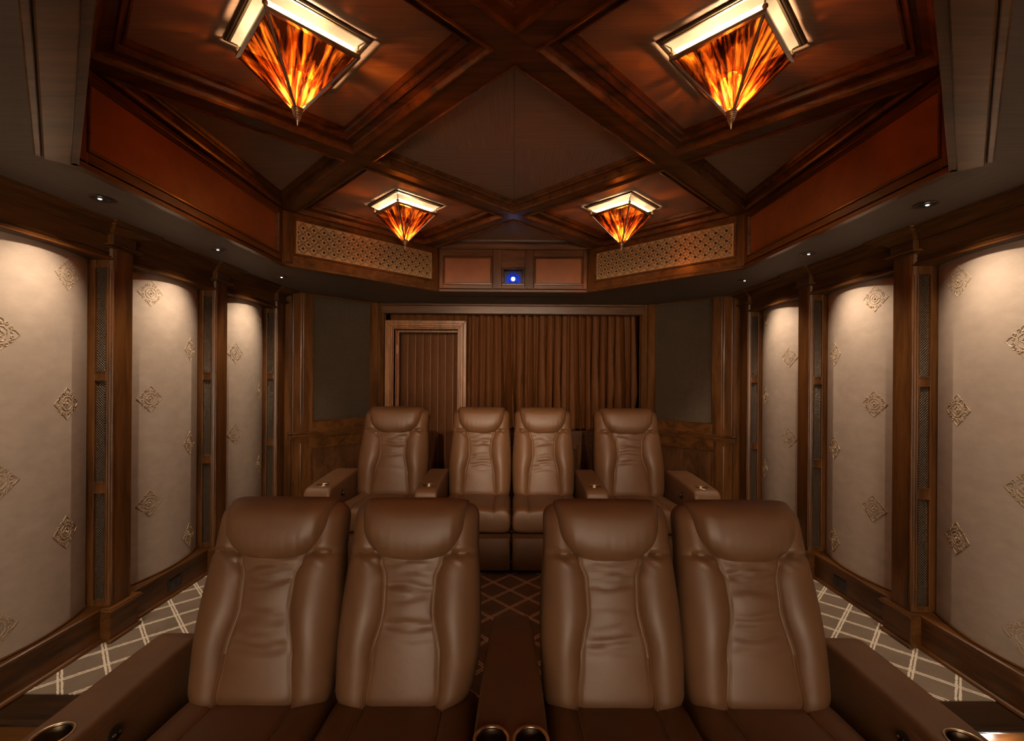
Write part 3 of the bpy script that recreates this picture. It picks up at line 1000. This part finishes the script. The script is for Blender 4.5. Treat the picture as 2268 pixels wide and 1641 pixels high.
def drape(x0, x1, z0, z1, y, folds, amp, seed, straight=False):
    rnd = random.Random(seed)
    nx = folds * 14
    ph = [rnd.uniform(-0.5, 0.5) for _ in range(folds + 2)]
    am = [rnd.uniform(0.65, 1.25) for _ in range(folds + 2)]
    rows = 10
    rings = []
    for r in range(rows + 1):
        t = r / rows
        row = []
        for i in range(nx + 1):
            u = i / nx * folds
            fi = int(min(folds, u)); fu = u - fi
            a = am[fi] * (1 - fu) + am[fi + 1] * fu
            p = (ph[fi] * (1 - fu) + ph[fi + 1] * fu) * (0.2 + t)
            wv = math.cos(2 * PI * (u + p * 0.35))
            tt = (u + p * 0.35) % 1.0
            wv = 1 - 2 * (1 - tt) ** 1.7
            d = amp * (0.55 + 0.45 * t) * a * wv
            x = x0 + (x1 - x0) * i / nx + 0.25 * amp * math.sin(2 * PI * (u + p)) * (0 if straight else 1)
            row.append((x, y - d, z1 + (z0 - z1) * t))
        rings.append(row)
    return rings

cur = thing('pleated_curtain', 'brown velvet pleated curtain hanging across the back wall behind the seats', 'curtain', (0, 0, 0))
m_ = MB(); m_.rings(drape(-0.50, 1.385, -0.585, 0.74, YB + 0.17, 22, 0.110, 3), False, False); cm = m_.build('curtain_cloth', M['velvet'], cur, smooth=True, angle=180)
m_ = MB(); m_.tube([(-1.40, YB + 0.11, 0.745), (1.40, YB + 0.11, 0.745)], 0.012, 8); m_.build('curtain_rail', M['bronze'], cur)
cur2 = thing('curtain_valance', 'short strip of brown velvet pleats above the doorway casing', 'curtain', (0, 0, 0))
m_ = MB(); m_.rings(drape(-1.385, -0.505, 0.56, 0.735, YB + 0.14, 10, 0.018, 5), False, False); m_.build('curtain_cloth', M['velvet'], cur2, smooth=True, angle=180)
cur3 = thing('doorway_curtain', 'flat brown velvet curtain with stitched vertical seams closing the doorway', 'curtain', (0, 0, 0))
xs = [-1.40 + 0.088 * i for i in range(12)]
for i in range(len(xs) - 1):
    m_ = MB()
    a, b = xs[i] + 0.003, xs[i + 1] - 0.003
    prof = [(a, 0.0), (a + 0.006, -0.0025), ((a + b) / 2, -0.0035), (b - 0.006, -0.0025), (b, 0.0)]
    m_.rings([[(x, YB + 0.33 + y_, z) for x, y_ in prof] for z in (ZP + 0.001, 0.70)], False, False)
    m_.build('curtain_pleat', M['velvet'], cur3, smooth=True, angle=60)
    m_ = MB(); m_.box(b, b + 0.005, YB + 0.3275, YB + 0.334, ZP + 0.001, 0.70); m_.build('pleat_seam', M['thread'], cur3)

# front wall with the projection screen (behind the camera)
m_ = MB(); m_.box(-2.45, 2.45, YW0 - 0.12, YW0, ZF, ZS + 0.02); o = m_.build('wall_front', M['wood_z']); o['kind'] = 'structure'
m_ = MB(); m_.box(-1.55, 1.55, YW0 + 0.004, YW0 + 0.02, -1.42, 0.58)
tag(m_.build('projection_screen', M['screen']), 'wide white projection screen on the front wall facing the seats', 'screen')

# ------------------------------------------------------------------ projector in its window
xa, xb, za, zb = PROJ
fr = (OCT[2][0], OCT[2][1], 0.0)
pr = thing('projector', 'projector with glowing blue lens in the small window of the rear ceiling fascia', 'projector', (0, 0, 0))
xm, zm = (xa + xb) / 2, (za + zb) / 2 - 0.012
m_ = MB(fr)
m_.box(xa - 0.05, xb + 0.05, 0.10, 0.27, za - 0.02, zb + 0.03); m_.build('projector_body', M['navy'], pr, bevel=0.01)
def disc(mb_, r0, r1, y, y2, n=32):
    rings = [[(xm + r * math.cos(2 * PI * k_ / n), yy, zm + r * math.sin(2 * PI * k_ / n)) for k_ in range(n)] for r, yy in ((r0, y), (r1, y), (r1, y2), (r0, y2))]
    mb_.rings(rings + [rings[0]], True, False)
m_ = MB(fr); disc(m_, 0.062, 0.070, 0.050, 0.10); m_.build('lens_barrel', M['navy'], pr, smooth=True)
m_ = MB(fr); disc(m_, 0.040, 0.044, 0.040, 0.10); m_.build('lens_ring', M['navy'], pr, smooth=True)
m_ = MB(fr); disc(m_, 0.0005, 0.074, 0.092, 0.096); m_.build('lens_glow', M['beam_ring'], pr)
m_ = MB(fr); disc(m_, 0.0005, 0.019, 0.058, 0.064); m_.build('lens', M['beam'], pr)
pl = (OCT[2][0] + xm, OCT[2][1] + 0.045, zm)
l = lamp('SPOT', 'projector_beam', (pl[0], OCT[2][1] - 0.01, pl[2]), BEAM_W, (1.0, 0.82, 0.61), spot_size=math.radians(18.5), spot_blend=0.25, shadow_soft_size=0.015)
aim(l, (0, YW0, -0.42))

# ------------------------------------------------------------------ ceiling lights
def ceiling_light(cx, cy, label):
    root = thing('ceiling_light', label, 'ceiling light', (cx, cy, ZC), 'amber glass ceiling lights', rotz=PI / 4)
    # local z: 0 at the ceiling, square sides along x and y
    def sq(r, z):
        return [(-r, -r, z), (r, -r, z), (r, r, z), (-r, r, z)]
    m_ = MB(); m_.rings([sq(0.172, -0.001), sq(0.196, -0.001), sq(0.197, -0.005), sq(0.192, -0.009), sq(0.188, -0.010), sq(0.185, -0.013), sq(0.178, -0.013), sq(0.176, -0.010)], True, False)
    m_.build('canopy_frame', M['bronze'], root)
    m_ = MB(); m_.rings([sq(0.178, -0.0125), sq(0.152, -0.032), sq(0.146, -0.030), sq(0.146, -0.004), sq(0.001, -0.004)], True, False); m_.build('reflector_pan', M['mirror_white'], root)
    # glass frame
    zt, ztip, rt, rb = -0.062, -0.262, 0.158, 0.014
    m_ = MB(); m_.rings([sq(rt + 0.006, zt + 0.002), sq(rt + 0.007, zt - 0.010), sq(rt - 0.006, zt - 0.012), sq(rt - 0.010, zt + 0.002), sq(rt + 0.006, zt + 0.002)], True, False)
    m_.build('glass_rim', M['nickel'], root)
    for k_ in range(4):
        a = k_ * PI / 2
        c_, s_ = math.cos(a), math.sin(a)
        rotf = lambda p, c_=c_, s_=s_: (p[0] * c_ - p[1] * s_, p[0] * s_ + p[1] * c_, p[2])
        m_ = MB()
        # pane facing its own -y, turned about the lamp's axis
        vs = [(-rt + 0.004, -rt, zt - 0.006), (rt - 0.004, -rt, zt - 0.006), (rb, -rb, ztip + 0.006), (-rb, -rb, ztip + 0.006)]
        vs2 = [(x, y + 0.003, z) for x, y, z in vs]
        m_.add(vs + vs2[:0], [(0, 1, 2, 3)])
        gp = m_.build('glass_pane', M['amber'], root); gp.rotation_euler = (0, 0, a)
        m_ = MB(rotf); m_.tube([(-rt, -rt, zt), (-rb - 0.001, -rb - 0.001, ztip)], 0.0058, 8); m_.build('corner_rib', M['nickel'], root, smooth=True)
        m_ = MB(rotf); m_.sphere(-rt - 0.001, -rt - 0.001, zt + 0.012, 0.0095, 12, 8); m_.tube([(-rt, -rt, zt), (-rt, -rt, -0.024)], 0.003, 8); m_.build('ball_stud', M['brass'], root, smooth=True)
    m_ = MB()
    prof = [(0.020, ztip + 0.006), (0.022, ztip), (0.019, ztip - 0.003)]
    for i in range(9):
        r = 0.0150 * (1 - i / 9) + 0.0026
        z = ztip - 0.004 - i * 0.0056
        prof += [(r, z), (r * 1.12, z - 0.0022), (r * 0.86, z - 0.0044)]
    prof.append((0.0008, ztip - 0.062))
    m_.lathe(prof, 0, 0, 20); m_.build('finial', M['brass'], root, smooth=True, angle=60)
    m_ = MB(); m_.lathe([(0.006, -0.012), (0.006, -0.120), (0.030, -0.122), (0.030, -0.128), (0.004, -0.130)], 0, 0, 14); m_.build('lamp_stem', M['brass'], root, smooth=True)
    for k_ in range(3):
        a = k_ * 2 * PI / 3 + 0.4
        x, y = 0.032 * math.cos(a), 0.032 * math.sin(a)
        m_ = MB(); m_.lathe([(0.0085, -0.118), (0.0085, -0.140), (0.006, -0.142)], x, y, 12); m_.build('candle_socket', M['brass'], root, smooth=True)
        m_ = MB(); m_.lathe([(0.005, -0.140), (0.0105, -0.152), (0.0115, -0.162), (0.008, -0.178), (0.001, -0.192)], x, y, 12); m_.build('bulb', M['bulb'], root, smooth=True)
    for k_ in range(2):
        a = k_ * PI + 0.5
        l_ = lamp('POINT', 'candle_light', (cx + 0.03 * math.cos(a), cy + 0.03 * math.sin(a), ZC - 0.205), BULB_W, WARM, shadow_soft_size=0.010)
    return root


for (cx, cy, nm_) in ((-0.805, 1.690, 'large in view over the front left recliners'), (0.805, 1.690, 'large in view over the front right recliners'), (-0.79, 3.325, 'over the back row left of the projector'), (0.79, 3.325, 'over the back row right of the projector')):
    ceiling_light(cx, cy, 'pyramid ceiling light of amber streaked glass, ' + nm_)

# ------------------------------------------------------------------ recessed downlights
for s, nm in ((-1, 'left'), (1, 'right')):
    for j, y in enumerate((2.07, 2.90, 3.70)):
        d = thing('recessed_downlight', 'small round recessed downlight in the %s soffit before the %s fabric bay' % (nm, ORD[j]), 'downlight', (s * 1.872, y, ZS), 'soffit downlights')
        m_ = MB(); m_.lathe([(0.026, 0.0), (0.040, -0.0005), (0.046, -0.003), (0.044, -0.005), (0.030, -0.004), (0.027, -0.001)], 0, 0, 28, False); m_.build('trim_ring', M['bronze'], d, smooth=True)
        m_ = MB(); m_.lathe([(0.028, -0.0035), (0.018, -0.002), (0.0005, -0.0015)], 0, 0, 20); m_.build('light_well', M['black'], d)
        m_ = MB(); m_.lathe([(0.0070, -0.0030), (0.0075, -0.0050), (0.0055, -0.0065), (0.0005, -0.007)], s * 0.010, 0, 16); m_.build('light_lens', M['led'], d)
        l = lamp('SPOT', 'downlight_spot', (s * 1.872, y, ZS - 0.015), SPOT_W, HALO, spot_size=math.radians(102), spot_blend=1.0, shadow_soft_size=0.012)
        aim(l, (s * 2.20, y, -0.22))
for s in (-1, 1):
    for y in (1.24,):
        l = lamp('SPOT', 'added_downlight_spot', (s * 1.872, y, ZS - 0.015), SPOT_W, HALO, spot_size=math.radians(102), spot_blend=1.0, shadow_soft_size=0.012)  # unseen lamp added each side, carrying the downlight row towards the camera
        aim(l, (s * 2.20, y, -0.22))

for s in (-1, 1):
    l = lamp('SPOT', 'rear_fill_spot', (s * 0.55, 0.35, ZS - 0.02), REAR_FILL_W, (1.0, 0.78, 0.56), spot_size=math.radians(50), spot_blend=0.7, shadow_soft_size=0.03)  # added fill with no fitting of its own, lifts the rear seats and wall
    aim(l, (s * 0.80, 4.6, -0.28))

# wall outlets in the baseboards
for s, y, nm in ((-1, 2.955, 'left'), (1, 3.02, 'right')):
    o = thing('wall_outlet', 'dark brown wall outlet plate set in the %s baseboard' % nm, 'outlet', (s * 2.185, y, -1.352), 'baseboard outlets')
    fn = lambda p, s=s: (s * p[1], p[0], p[2])
    m_ = MB(fn); m_.box(-0.058, 0.058, -0.005, 0.004, -0.036, 0.036); m_.build('cover_plate', M['plastic'], o, bevel=0.003)
    for dx in (-0.026, 0.026):
        m_ = MB(fn); m_.box(dx - 0.016, dx + 0.016, -0.008, -0.004, -0.022, 0.022); m_.build('socket', M['plastic'], o, bevel=0.002)
# step light under the nosing on the right
o = thing('step_light', 'small bright step light in the riser at the right end of the platform', 'step light', (2.06, YP + 0.019, -1.56))
m_ = MB(); m_.box(-0.05, 0.05, -0.010, 0.0, -0.03, 0.03); m_.build('light_housing', M['nickel'], o, bevel=0.002)
m_ = MB(); m_.box(-0.042, 0.042, -0.012, -0.009, -0.022, 0.022); m_.build('light_lens', M['led'], o)
lamp('POINT', 'step_light_lamp', (2.06, YP - 0.05, -1.53), 2.0, (1.0, 0.86, 0.72), shadow_soft_size=0.02)

# ------------------------------------------------------------------ recliners
LEAN = math.radians(17)
DV = Vector((0, math.sin(LEAN), math.cos(LEAN)))
DN = Vector((0, -math.cos(LEAN), math.sin(LEAN)))
CREASE = 0.43
BH = 0.745

def sgnpow(x, e):
    return math.copysign(abs(x) ** e, x)

def seam_s(v):
    t = max(0.0, min(1.0, v / BH))
    pts = [(0, 0.53), (0.22, 0.46), (0.46, 0.35), (0.60, 0.37), (0.69, 0.46), (0.79, 0.58), (1.0, 0.61)]
    for (a, x), (b, y) in zip(pts, pts[1:]):
        if t <= b:
            u = (t - a) / (b - a); u = u * u * (3 - 2 * u)
            return x + (y - x) * u
    return pts[-1][1]

def make_back(w_, rnd, cut=0):
    hw0 = w_ / 2
    VC = BH - 0.205
    wr = [(rnd.uniform(0.30, 0.76) * VC + 0.02, rnd.uniform(0.002, 0.006), rnd.uniform(0.009, 0.016), rnd.uniform(-0.10, 0.10), rnd.uniform(0, 6)) for _ in range(7)]
    wr += [(VC - 0.03 - 0.022 * k_, rnd.uniform(0.003, 0.007), 0.009, rnd.uniform(-0.22, 0.22), rnd.uniform(0, 6)) for k_ in range(5)]

    def hw(v):
        t = max(0, min(1, v / BH))
        base = hw0 * (0.945 + 0.055 * math.sin(PI * min(1, t * 1.25 + 0.05)) - 0.020 * t)
        r = 0.055
        if v > BH - r:
            k_ = (v - (BH - r)) / r
            base -= r * (1 - math.sqrt(max(0, 1 - min(1, k_) ** 2)))
        rb_ = 0.10
        if v < rb_ - 0.05:
            k_ = (rb_ - 0.05 - v) / rb_
            base -= rb_ * 0.8 * (1 - math.sqrt(max(0, 1 - min(1, k_) ** 2)))
        return base

    def front(s_, v):
        a = seam_s(v)
        x = abs(s_)
        d = 0.052 * max(0.0, 1 - x ** 7) ** 0.5
        d += 0.018 * math.sin(PI * max(0, min(1, v / BH)))
        lobe = 1 - 0.80 * math.exp(-((v - VC) / 0.014) ** 2)
        if x > a:
            q = (x - a) / (1 - a)
            d += (0.020 + 0.022 * math.exp(-((v / BH - 0.36) / 0.24) ** 2)) * math.sin(PI * min(1, q) ** 0.8) * lobe
            d += 0.0042 * math.sin(v * 150 + s_ * 26) * math.exp(-((v - VC + 0.012) / 0.035) ** 2) * max(0.0, 1 - q) ** 0.5
        else:
            q = x / a
            d += 0.016 * math.cos(PI / 2 * q) ** 0.7 * (0.5 + 0.5 * lobe)
            fade = (1 - q ** 4)
            for vi, am, sg, tilt, ph in wr:
                vv = v - vi - tilt * s_ * w_ * 0.3 - 0.006 * math.sin(s_ * 9 + ph)
                d -= am * 1.30 * math.exp(-(vv / sg) ** 2) * fade
        dist = abs(x - a) * hw0
        d -= 0.008 * math.exp(-(dist / 0.0055) ** 2)
        d -= 0.010 * math.exp(-((v - VC) / 0.008) ** 2) * min(1, max(0, (x - a) * 8))
        # round top and bottom
        if v > BH - 0.07:
            k_ = min(1, (v - (BH - 0.07)) / 0.07); d = d * math.sqrt(max(0, 1 - k_ * k_)) - 0.02 * k_
        if v < 0.03:
            k_ = min(1, (0.03 - v) / 0.09); d = d * math.sqrt(max(0.0, 1 - k_ * k_)) - 0.01 * k_
        return d

    def P(s_, v, out=0.0):
        h_ = hw(v)
        if cut and s_ * cut > 0 and v < 0.20:
            k_ = min(1.0, (0.20 - v) / 0.27)
            h_ -= 0.13 * (1 - math.sqrt(1 - k_ * k_))
        p = Vector((s_ * h_, 0, CREASE)) + DV * v + DN * (front(s_, v) + out)
        return p

    NU, NV = 84, 84
    rings = []
    v0, v1 = -0.06, BH
    for j in range(NV + 1):
        v = v0 + (v1 - v0) * j / NV
        a = seam_s(v)
        ring = []
        for i in range(NU + 1):
            t = -1 + 2 * i / NU
            x = abs(t)
            s_ = a * x / 0.42 if x <= 0.42 else a + (1 - a) * (x - 0.42) / 0.58
            ring.append(tuple(P(math.copysign(s_, t), v)))
        # back of the shell
        h_ = hw(v)
        tb = 0.10
        if v > BH - 0.08:
            k_ = (v - (BH - 0.08)) / 0.08; tb = 0.10 * math.sqrt(max(0, 1 - k_ * k_ * 0.95))
        for sx in (1.0, 0.96, 0.8, 0.4, 0, -0.4, -0.8, -0.96, -1.0):
            dd = -tb * (1 - abs(sx) ** 6 * 0.55) - 0.005
            hx = h_
            if cut and sx * cut > 0 and v < 0.20:
                k_ = min(1.0, (0.20 - v) / 0.27)
                hx -= 0.13 * (1 - math.sqrt(1 - k_ * k_))
            ring.append(tuple(Vector((sx * hx, 0, CREASE)) + DV * v + DN * dd))
        rings.append(ring)
    mb_ = MB(); mb_.rings(rings)
    # stitching along both seams: two thread rows each
    st = MB()
    for sg in (-1, 1):
        for off in (-0.0045, 0.0045):
            pts = []
            for j in range(60):
                v = 0.0 + (VC + 0.09) * j / 59
                a = seam_s(v)
                pts.append(tuple(P(sg * (a + off / hw0), v, 0.0014)))
            st.tube(pts, 0.0008, 4)
    # headrest pillow
    hh = MB()
    wq = hw0 * 0.775
    n = 36
    rings = []
    KS = 44
    bulge_ph = rnd.uniform(0, 6)
    for i in range(KS + 1):
        t = -1 + 2 * i / KS
        s_ = math.sin(t * PI / 2) * 0.999
        x = abs(s_)
        vb = (BH - 0.238) + 0.165 * (1 - math.sqrt(max(0, 1 - x ** 2.7)))
        vt = BH + 0.016 - 0.012 * x ** 8
        if x > 0.985:
            vt -= 0.0
        vm, rv = (vb + vt) / 2, (vt - vb) / 2
        kd = max(0.02, (1 - x ** 9)) ** 0.5
        ring = []
        for k_ in range(n):
            an = 2 * PI * k_ / n
            c_, s__ = math.cos(an), math.sin(an)
            v = vm + rv * sgnpow(s__, 0.80)
            if c_ >= 0:
                dep = (0.122 - 0.012 * x * x) * kd
                d = 0.010 + dep * (abs(c_) ** 0.62)
                d -= 0.030 * max(0, (v - (BH - 0.05)) / 0.066) * kd
                d += 0.0020 * math.sin(s_ * 34 + bulge_ph) * math.exp(-((v - vb - 0.05) / 0.045) ** 2) * (abs(c_))
            else:
                d = 0.010 - 0.085 * kd * abs(c_) ** 0.7
            ux = s_ * wq * (1 - 0.03 * (1 - (v - (BH - 0.238)) / 0.25))
            ring.append(tuple(Vector((ux, 0, CREASE)) + DV * v + DN * d))
        rings.append(ring)
    hh.rings(rings)
    pp = None
    return mb_, st, hh, pp


def make_seat(w_, depth, rnd):
    mb_ = MB()
    hw0 = w_ / 2
    n = 40
    KS = 60
    y0, y1 = -depth, 0.10
    rings = []
    for i in range(KS + 1):
        t = -1 + 2 * i / KS
        s_ = t
        x = abs(s_)
        sd = 0.54
        edge = max(0.0, 1 - x ** 14) ** 0.5
        puff = 0.010 * math.cos(PI / 2 * min(1, x / sd)) if x < sd else 0.012 * math.sin(PI * (x - sd) / (1 - sd))
        groove = 0.009 * math.exp(-((x - sd) * hw0 / 0.007) ** 2)
        ztop = 0.455 + puff - groove
        zbot = 0.285
        ring = []
        for k_ in range(n):
            an = 2 * PI * k_ / n
            c_, s__ = math.cos(an), math.sin(an)
            y = (y0 + y1) / 2 + (y1 - y0) / 2 * sgnpow(c_, 0.35) * (0.97 + 0.03 * edge)
            zz = (ztop + zbot) / 2 + (ztop - zbot) / 2 * sgnpow(s__, 0.42) * (0.35 + 0.65 * edge)
            if s__ > 0:
                zz += 0.030 * max(0, (-(y) - depth * 0.35) / (depth * 0.65)) - 0.020 * max(0, (y + 0.15) / 0.25)
            ring.append((s_ * hw0, y, zz))
        rings.append(ring)
    mb_.rings(rings)
    st = MB()
    for sg in (-1, 1):
        for off in (-0.005, 0.005):
            st.tube([(sg * (0.54 * hw0) + off, -depth + 0.05 + (depth - 0.02) * j / 14, 0.4535 + 0.030 * max(0, (depth - 0.05 - (depth - 0.02) * j / 14 - depth * 0.35) / (depth * 0.65))) for j in range(13)], 0.0012, 4)
    return mb_, st


def make_arm(xc, wid, ya, yb, zf, zr, cups, root, label=None, name='armrest', inner=0, taper=1.0):
    """padded armrest from front ya to rear yb; cup holes cut for real"""
    mb_ = MB()
    n = 32
    NY = 34
    rings = []
    for j in range(NY + 1):
        t = j / NY
        te = 0.5 - 0.5 * math.cos(PI * t)
        y = ya + (yb - ya) * te
        top = zf + (zr - zf) * min(1, t * 1.6)
        ef = max(0, 1 - te / 0.085); er = max(0, (te - 0.86) / 0.14)
        kf = math.sqrt(max(0.0, 1 - min(1, ef) ** 2)); kr = math.sqrt(max(0.0, 1 - min(1, er) ** 2))
        top -= 0.055 * (1 - kf) + 0.13 * (1 - kr)
        wj = wid * (1 + (taper - 1) * t ** 2.2) * (0.90 + 0.10 * kf) * (0.70 + 0.30 * kr)
        ring = []
        for k_ in range(n):
            an = 2 * PI * k_ / n
            c_, s_ = math.cos(an), math.sin(an)
            x = xc + wj / 2 * sgnpow(c_, 0.20)
            zm = top - 0.10
            if s_ >= 0:
                z = zm + 0.10 * sgnpow(s_, 0.24)
            else:
                z = zm + (zm - 0.03) * sgnpow(s_, 0.25)
            ring.append((x, y, z))
        rings.append(ring)
    mb_.rings(rings)
    o = mb_.build(name, M['leather'], root, smooth=True, angle=50)
    if label:
        o['label'] = label
    ztop = zf + 0.006
    for (cx_, cy_) in cups:
        cut = MB(); cut.lathe([(0.0470, ztop - 0.075), (0.0470, ztop + 0.10)], cx_, cy_, 28)
        co = cut.build('cutter', M['plastic'], root)
        md = o.modifiers.new('hole', 'BOOLEAN'); md.operation = 'DIFFERENCE'; md.object = co; md.solver = 'EXACT'
        bpy.context.view_layer.update()
        dg = bpy.context.evaluated_depsgraph_get()
        me = bpy.data.meshes.new_from_object(o.evaluated_get(dg))
        o.modifiers.clear(); o.data = me
        bpy.data.objects.remove(co)
    return o, ztop


def cup(root_part, root, cx_, cy_, z):
    mb_ = MB()
    mb_.lathe([(0.0005, z - 0.070), (0.042, z - 0.070), (0.0452, z - 0.066), (0.0460, z - 0.004), (0.049, z + 0.002)], cx_, cy_, 32, False)
    c_ = mb_.build('cup_holder', M['bronze'], root_part, smooth=True)
    mb_ = MB(); mb_.torus(cx_, cy_, z + 0.0015, 0.0495, 0.0055, 36, 10)
    mb_.build('cup_rim', M['brass'], root_part, smooth=True)


def recliner(label, X, Y, Z, wb, ws, arms=(), seed=1, yaw=0.0, group=None, depth=0.57, cut=0):
    rnd = random.Random(seed)
    root = thing('recliner', label, 'recliner', (X, Y, Z), group, yaw)
    b, st, hd, pp = make_back(wb, rnd, cut)
    bo = b.build('backrest', M['leather'], root, smooth=True, angle=70)
    s1 = st.build('stitching', M['thread'], bo, kind='stuff')
    ho = hd.build('headrest', M['leather'], root, smooth=True, angle=60)
    se, st2 = make_seat(ws, depth, rnd)
    so = se.build('seat', M['leather'], root, smooth=True, angle=60)
    st2.build('stitching', M['thread'], so, kind='stuff')
    # padded footrest closing the front, base box and plinth
    m_ = MB()
    hw0 = ws / 2
    rings = []
    for i in range(13):
        t = -1 + 2 * i / 12
        x = math.sin(t * PI / 2)
        e = max(0.0, 1 - abs(x) ** 10) ** 0.5
        rings.append([(x * hw0, -depth + 0.05, 0.285), (x * hw0, -depth + 0.004 - 0.016 * e, 0.272), (x * hw0, -depth - 0.004 - 0.018 * e, 0.16), (x * hw0, -depth + 0.004 - 0.012 * e, 0.045), (x * hw0, -depth + 0.05, 0.032)])
    m_.rings(rings); m_.build('footrest', M['leather'], root, smooth=True, angle=50)
    m_ = MB(); m_.box(-hw0 + 0.01, hw0 - 0.01, -depth + 0.05, 0.06, 0.03, 0.286); m_.build('base', M['leather'], root, bevel=0.01)
    m_ = MB(); m_.box(-hw0 + 0.03, hw0 - 0.03, -depth + 0.07, 0.04, 0.0, 0.03); m_.build('foot_plinth', M['plastic'], root)
    for (xc, wid, ya, yb, zf, zr, inner) in arms:
        cy_ = ya + 0.125
        a, zt = make_arm(xc, wid, ya, yb, zf, zr, [(xc, cy_)], root)
        cup(a, root, xc, cy_, zt)
        if inner:
            xi = xc + inner * (wid / 2)
            m_ = MB(); m_.tube([(xc + inner * wid * 0.492, ya + 0.05 + (yb - ya - 0.12) * k_ / 14, zf + (zr - zf) * min(1, k_ / 14 * 1.6) - 0.040) for k_ in range(15)], 0.0032, 6); m_.build('arm_piping', M['leather'], a, smooth=True)
            m_ = MB(lambda p: (xi + inner * p[2], ya + 0.24 + p[0], zf - 0.075 + p[1]))
            m_.lathe([(0.026, -0.003), (0.026, 0.004), (0.020, 0.007), (0.0005, 0.008)], 0, 0, 20)
            m_.build('control_plate', M['plastic'], a, smooth=True)
            for dx in (-0.010, 0.010):
                m_ = MB(lambda p, dx=dx: (xi + inner * p[2], ya + 0.24 + dx + p[0], zf - 0.075 + p[1]))
                m_.lathe([(0.006, 0.004), (0.006, 0.010), (0.004, 0.012), (0.0005, 0.0125)], 0, 0, 12)
                m_.build('control_button', M['nickel'], a, smooth=True)
    return root


# front row, on the lower floor: crease at eye-relative -1.229
ZFR = -1.229 - CREASE
YF = 1.745
FG, BG = 'front row recliners', 'back row recliners'
recliner('brown leather recliner in the front row at the left end beside the left wall', -0.962, YF, ZF, 0.562, 0.554,
         arms=((-0.395, 0.17, -0.52, 0.20, 0.578 + (ZFR - ZF), 0.60 + (ZFR - ZF), 1),), seed=11, group=FG)
recliner('brown leather recliner in the front row just left of the wedge console', -0.400, YF, ZF, 0.562, 0.554, seed=23, group=FG, cut=1)
recliner('brown leather recliner in the front row just right of the wedge console', 0.398, YF, ZF, 0.562, 0.554, seed=31, yaw=0.0, group=FG)
recliner('brown leather recliner in the front row at the right end beside the right wall', 0.956, YF, ZF, 0.562, 0.554,
         arms=((0.398, 0.17, -0.52, 0.20, 0.578 + (ZFR - ZF), 0.60 + (ZFR - ZF), -1),), seed=47, group=FG)
con = thing('seat_console', 'brown leather wedge console with two cup holders between the front recliner pairs', 'console', (0.004, YF, ZF))
a, zt = make_arm(0.0, 0.240, -0.60, 0.38, 0.588 + (ZFR - ZF), 0.60 + (ZFR - ZF), [(-0.058, -0.410), (0.058, -0.410)], con, name='console_body', taper=0.50)
for x in (-0.058, 0.058):
    cup(a, con, x, -0.410, zt)

# back row, on the platform
YR = 3.84
recliner('brown leather recliner in the back row at the left end, in front of the doorway', -1.012, YR - 0.01, ZP, 0.600, 0.575,
         arms=((-0.393, 0.20, -0.56, 0.16, 0.605, 0.640, 1),), seed=5, group=BG, yaw=0.0)
recliner('brown leather recliner in the back row, left half of the middle pair', -0.270, YR, ZP, 0.536, 0.525,
         arms=((-0.352, 0.17, -0.56, 0.16, 0.605, 0.640, 0),), seed=9, group=BG)
recliner('brown leather recliner in the back row, right half of the middle pair', 0.270, YR, ZP, 0.536, 0.525,
         arms=((0.352, 0.17, -0.56, 0.16, 0.605, 0.640, 0),), seed=14, group=BG)
recliner('brown leather recliner in the back row at the right end, beside the right speaker grille', 1.000, YR - 0.01, ZP, 0.600, 0.575,
         arms=((0.415, 0.20, -0.56, 0.16, 0.605, 0.640, -1),), seed=19, group=BG, yaw=0.0)
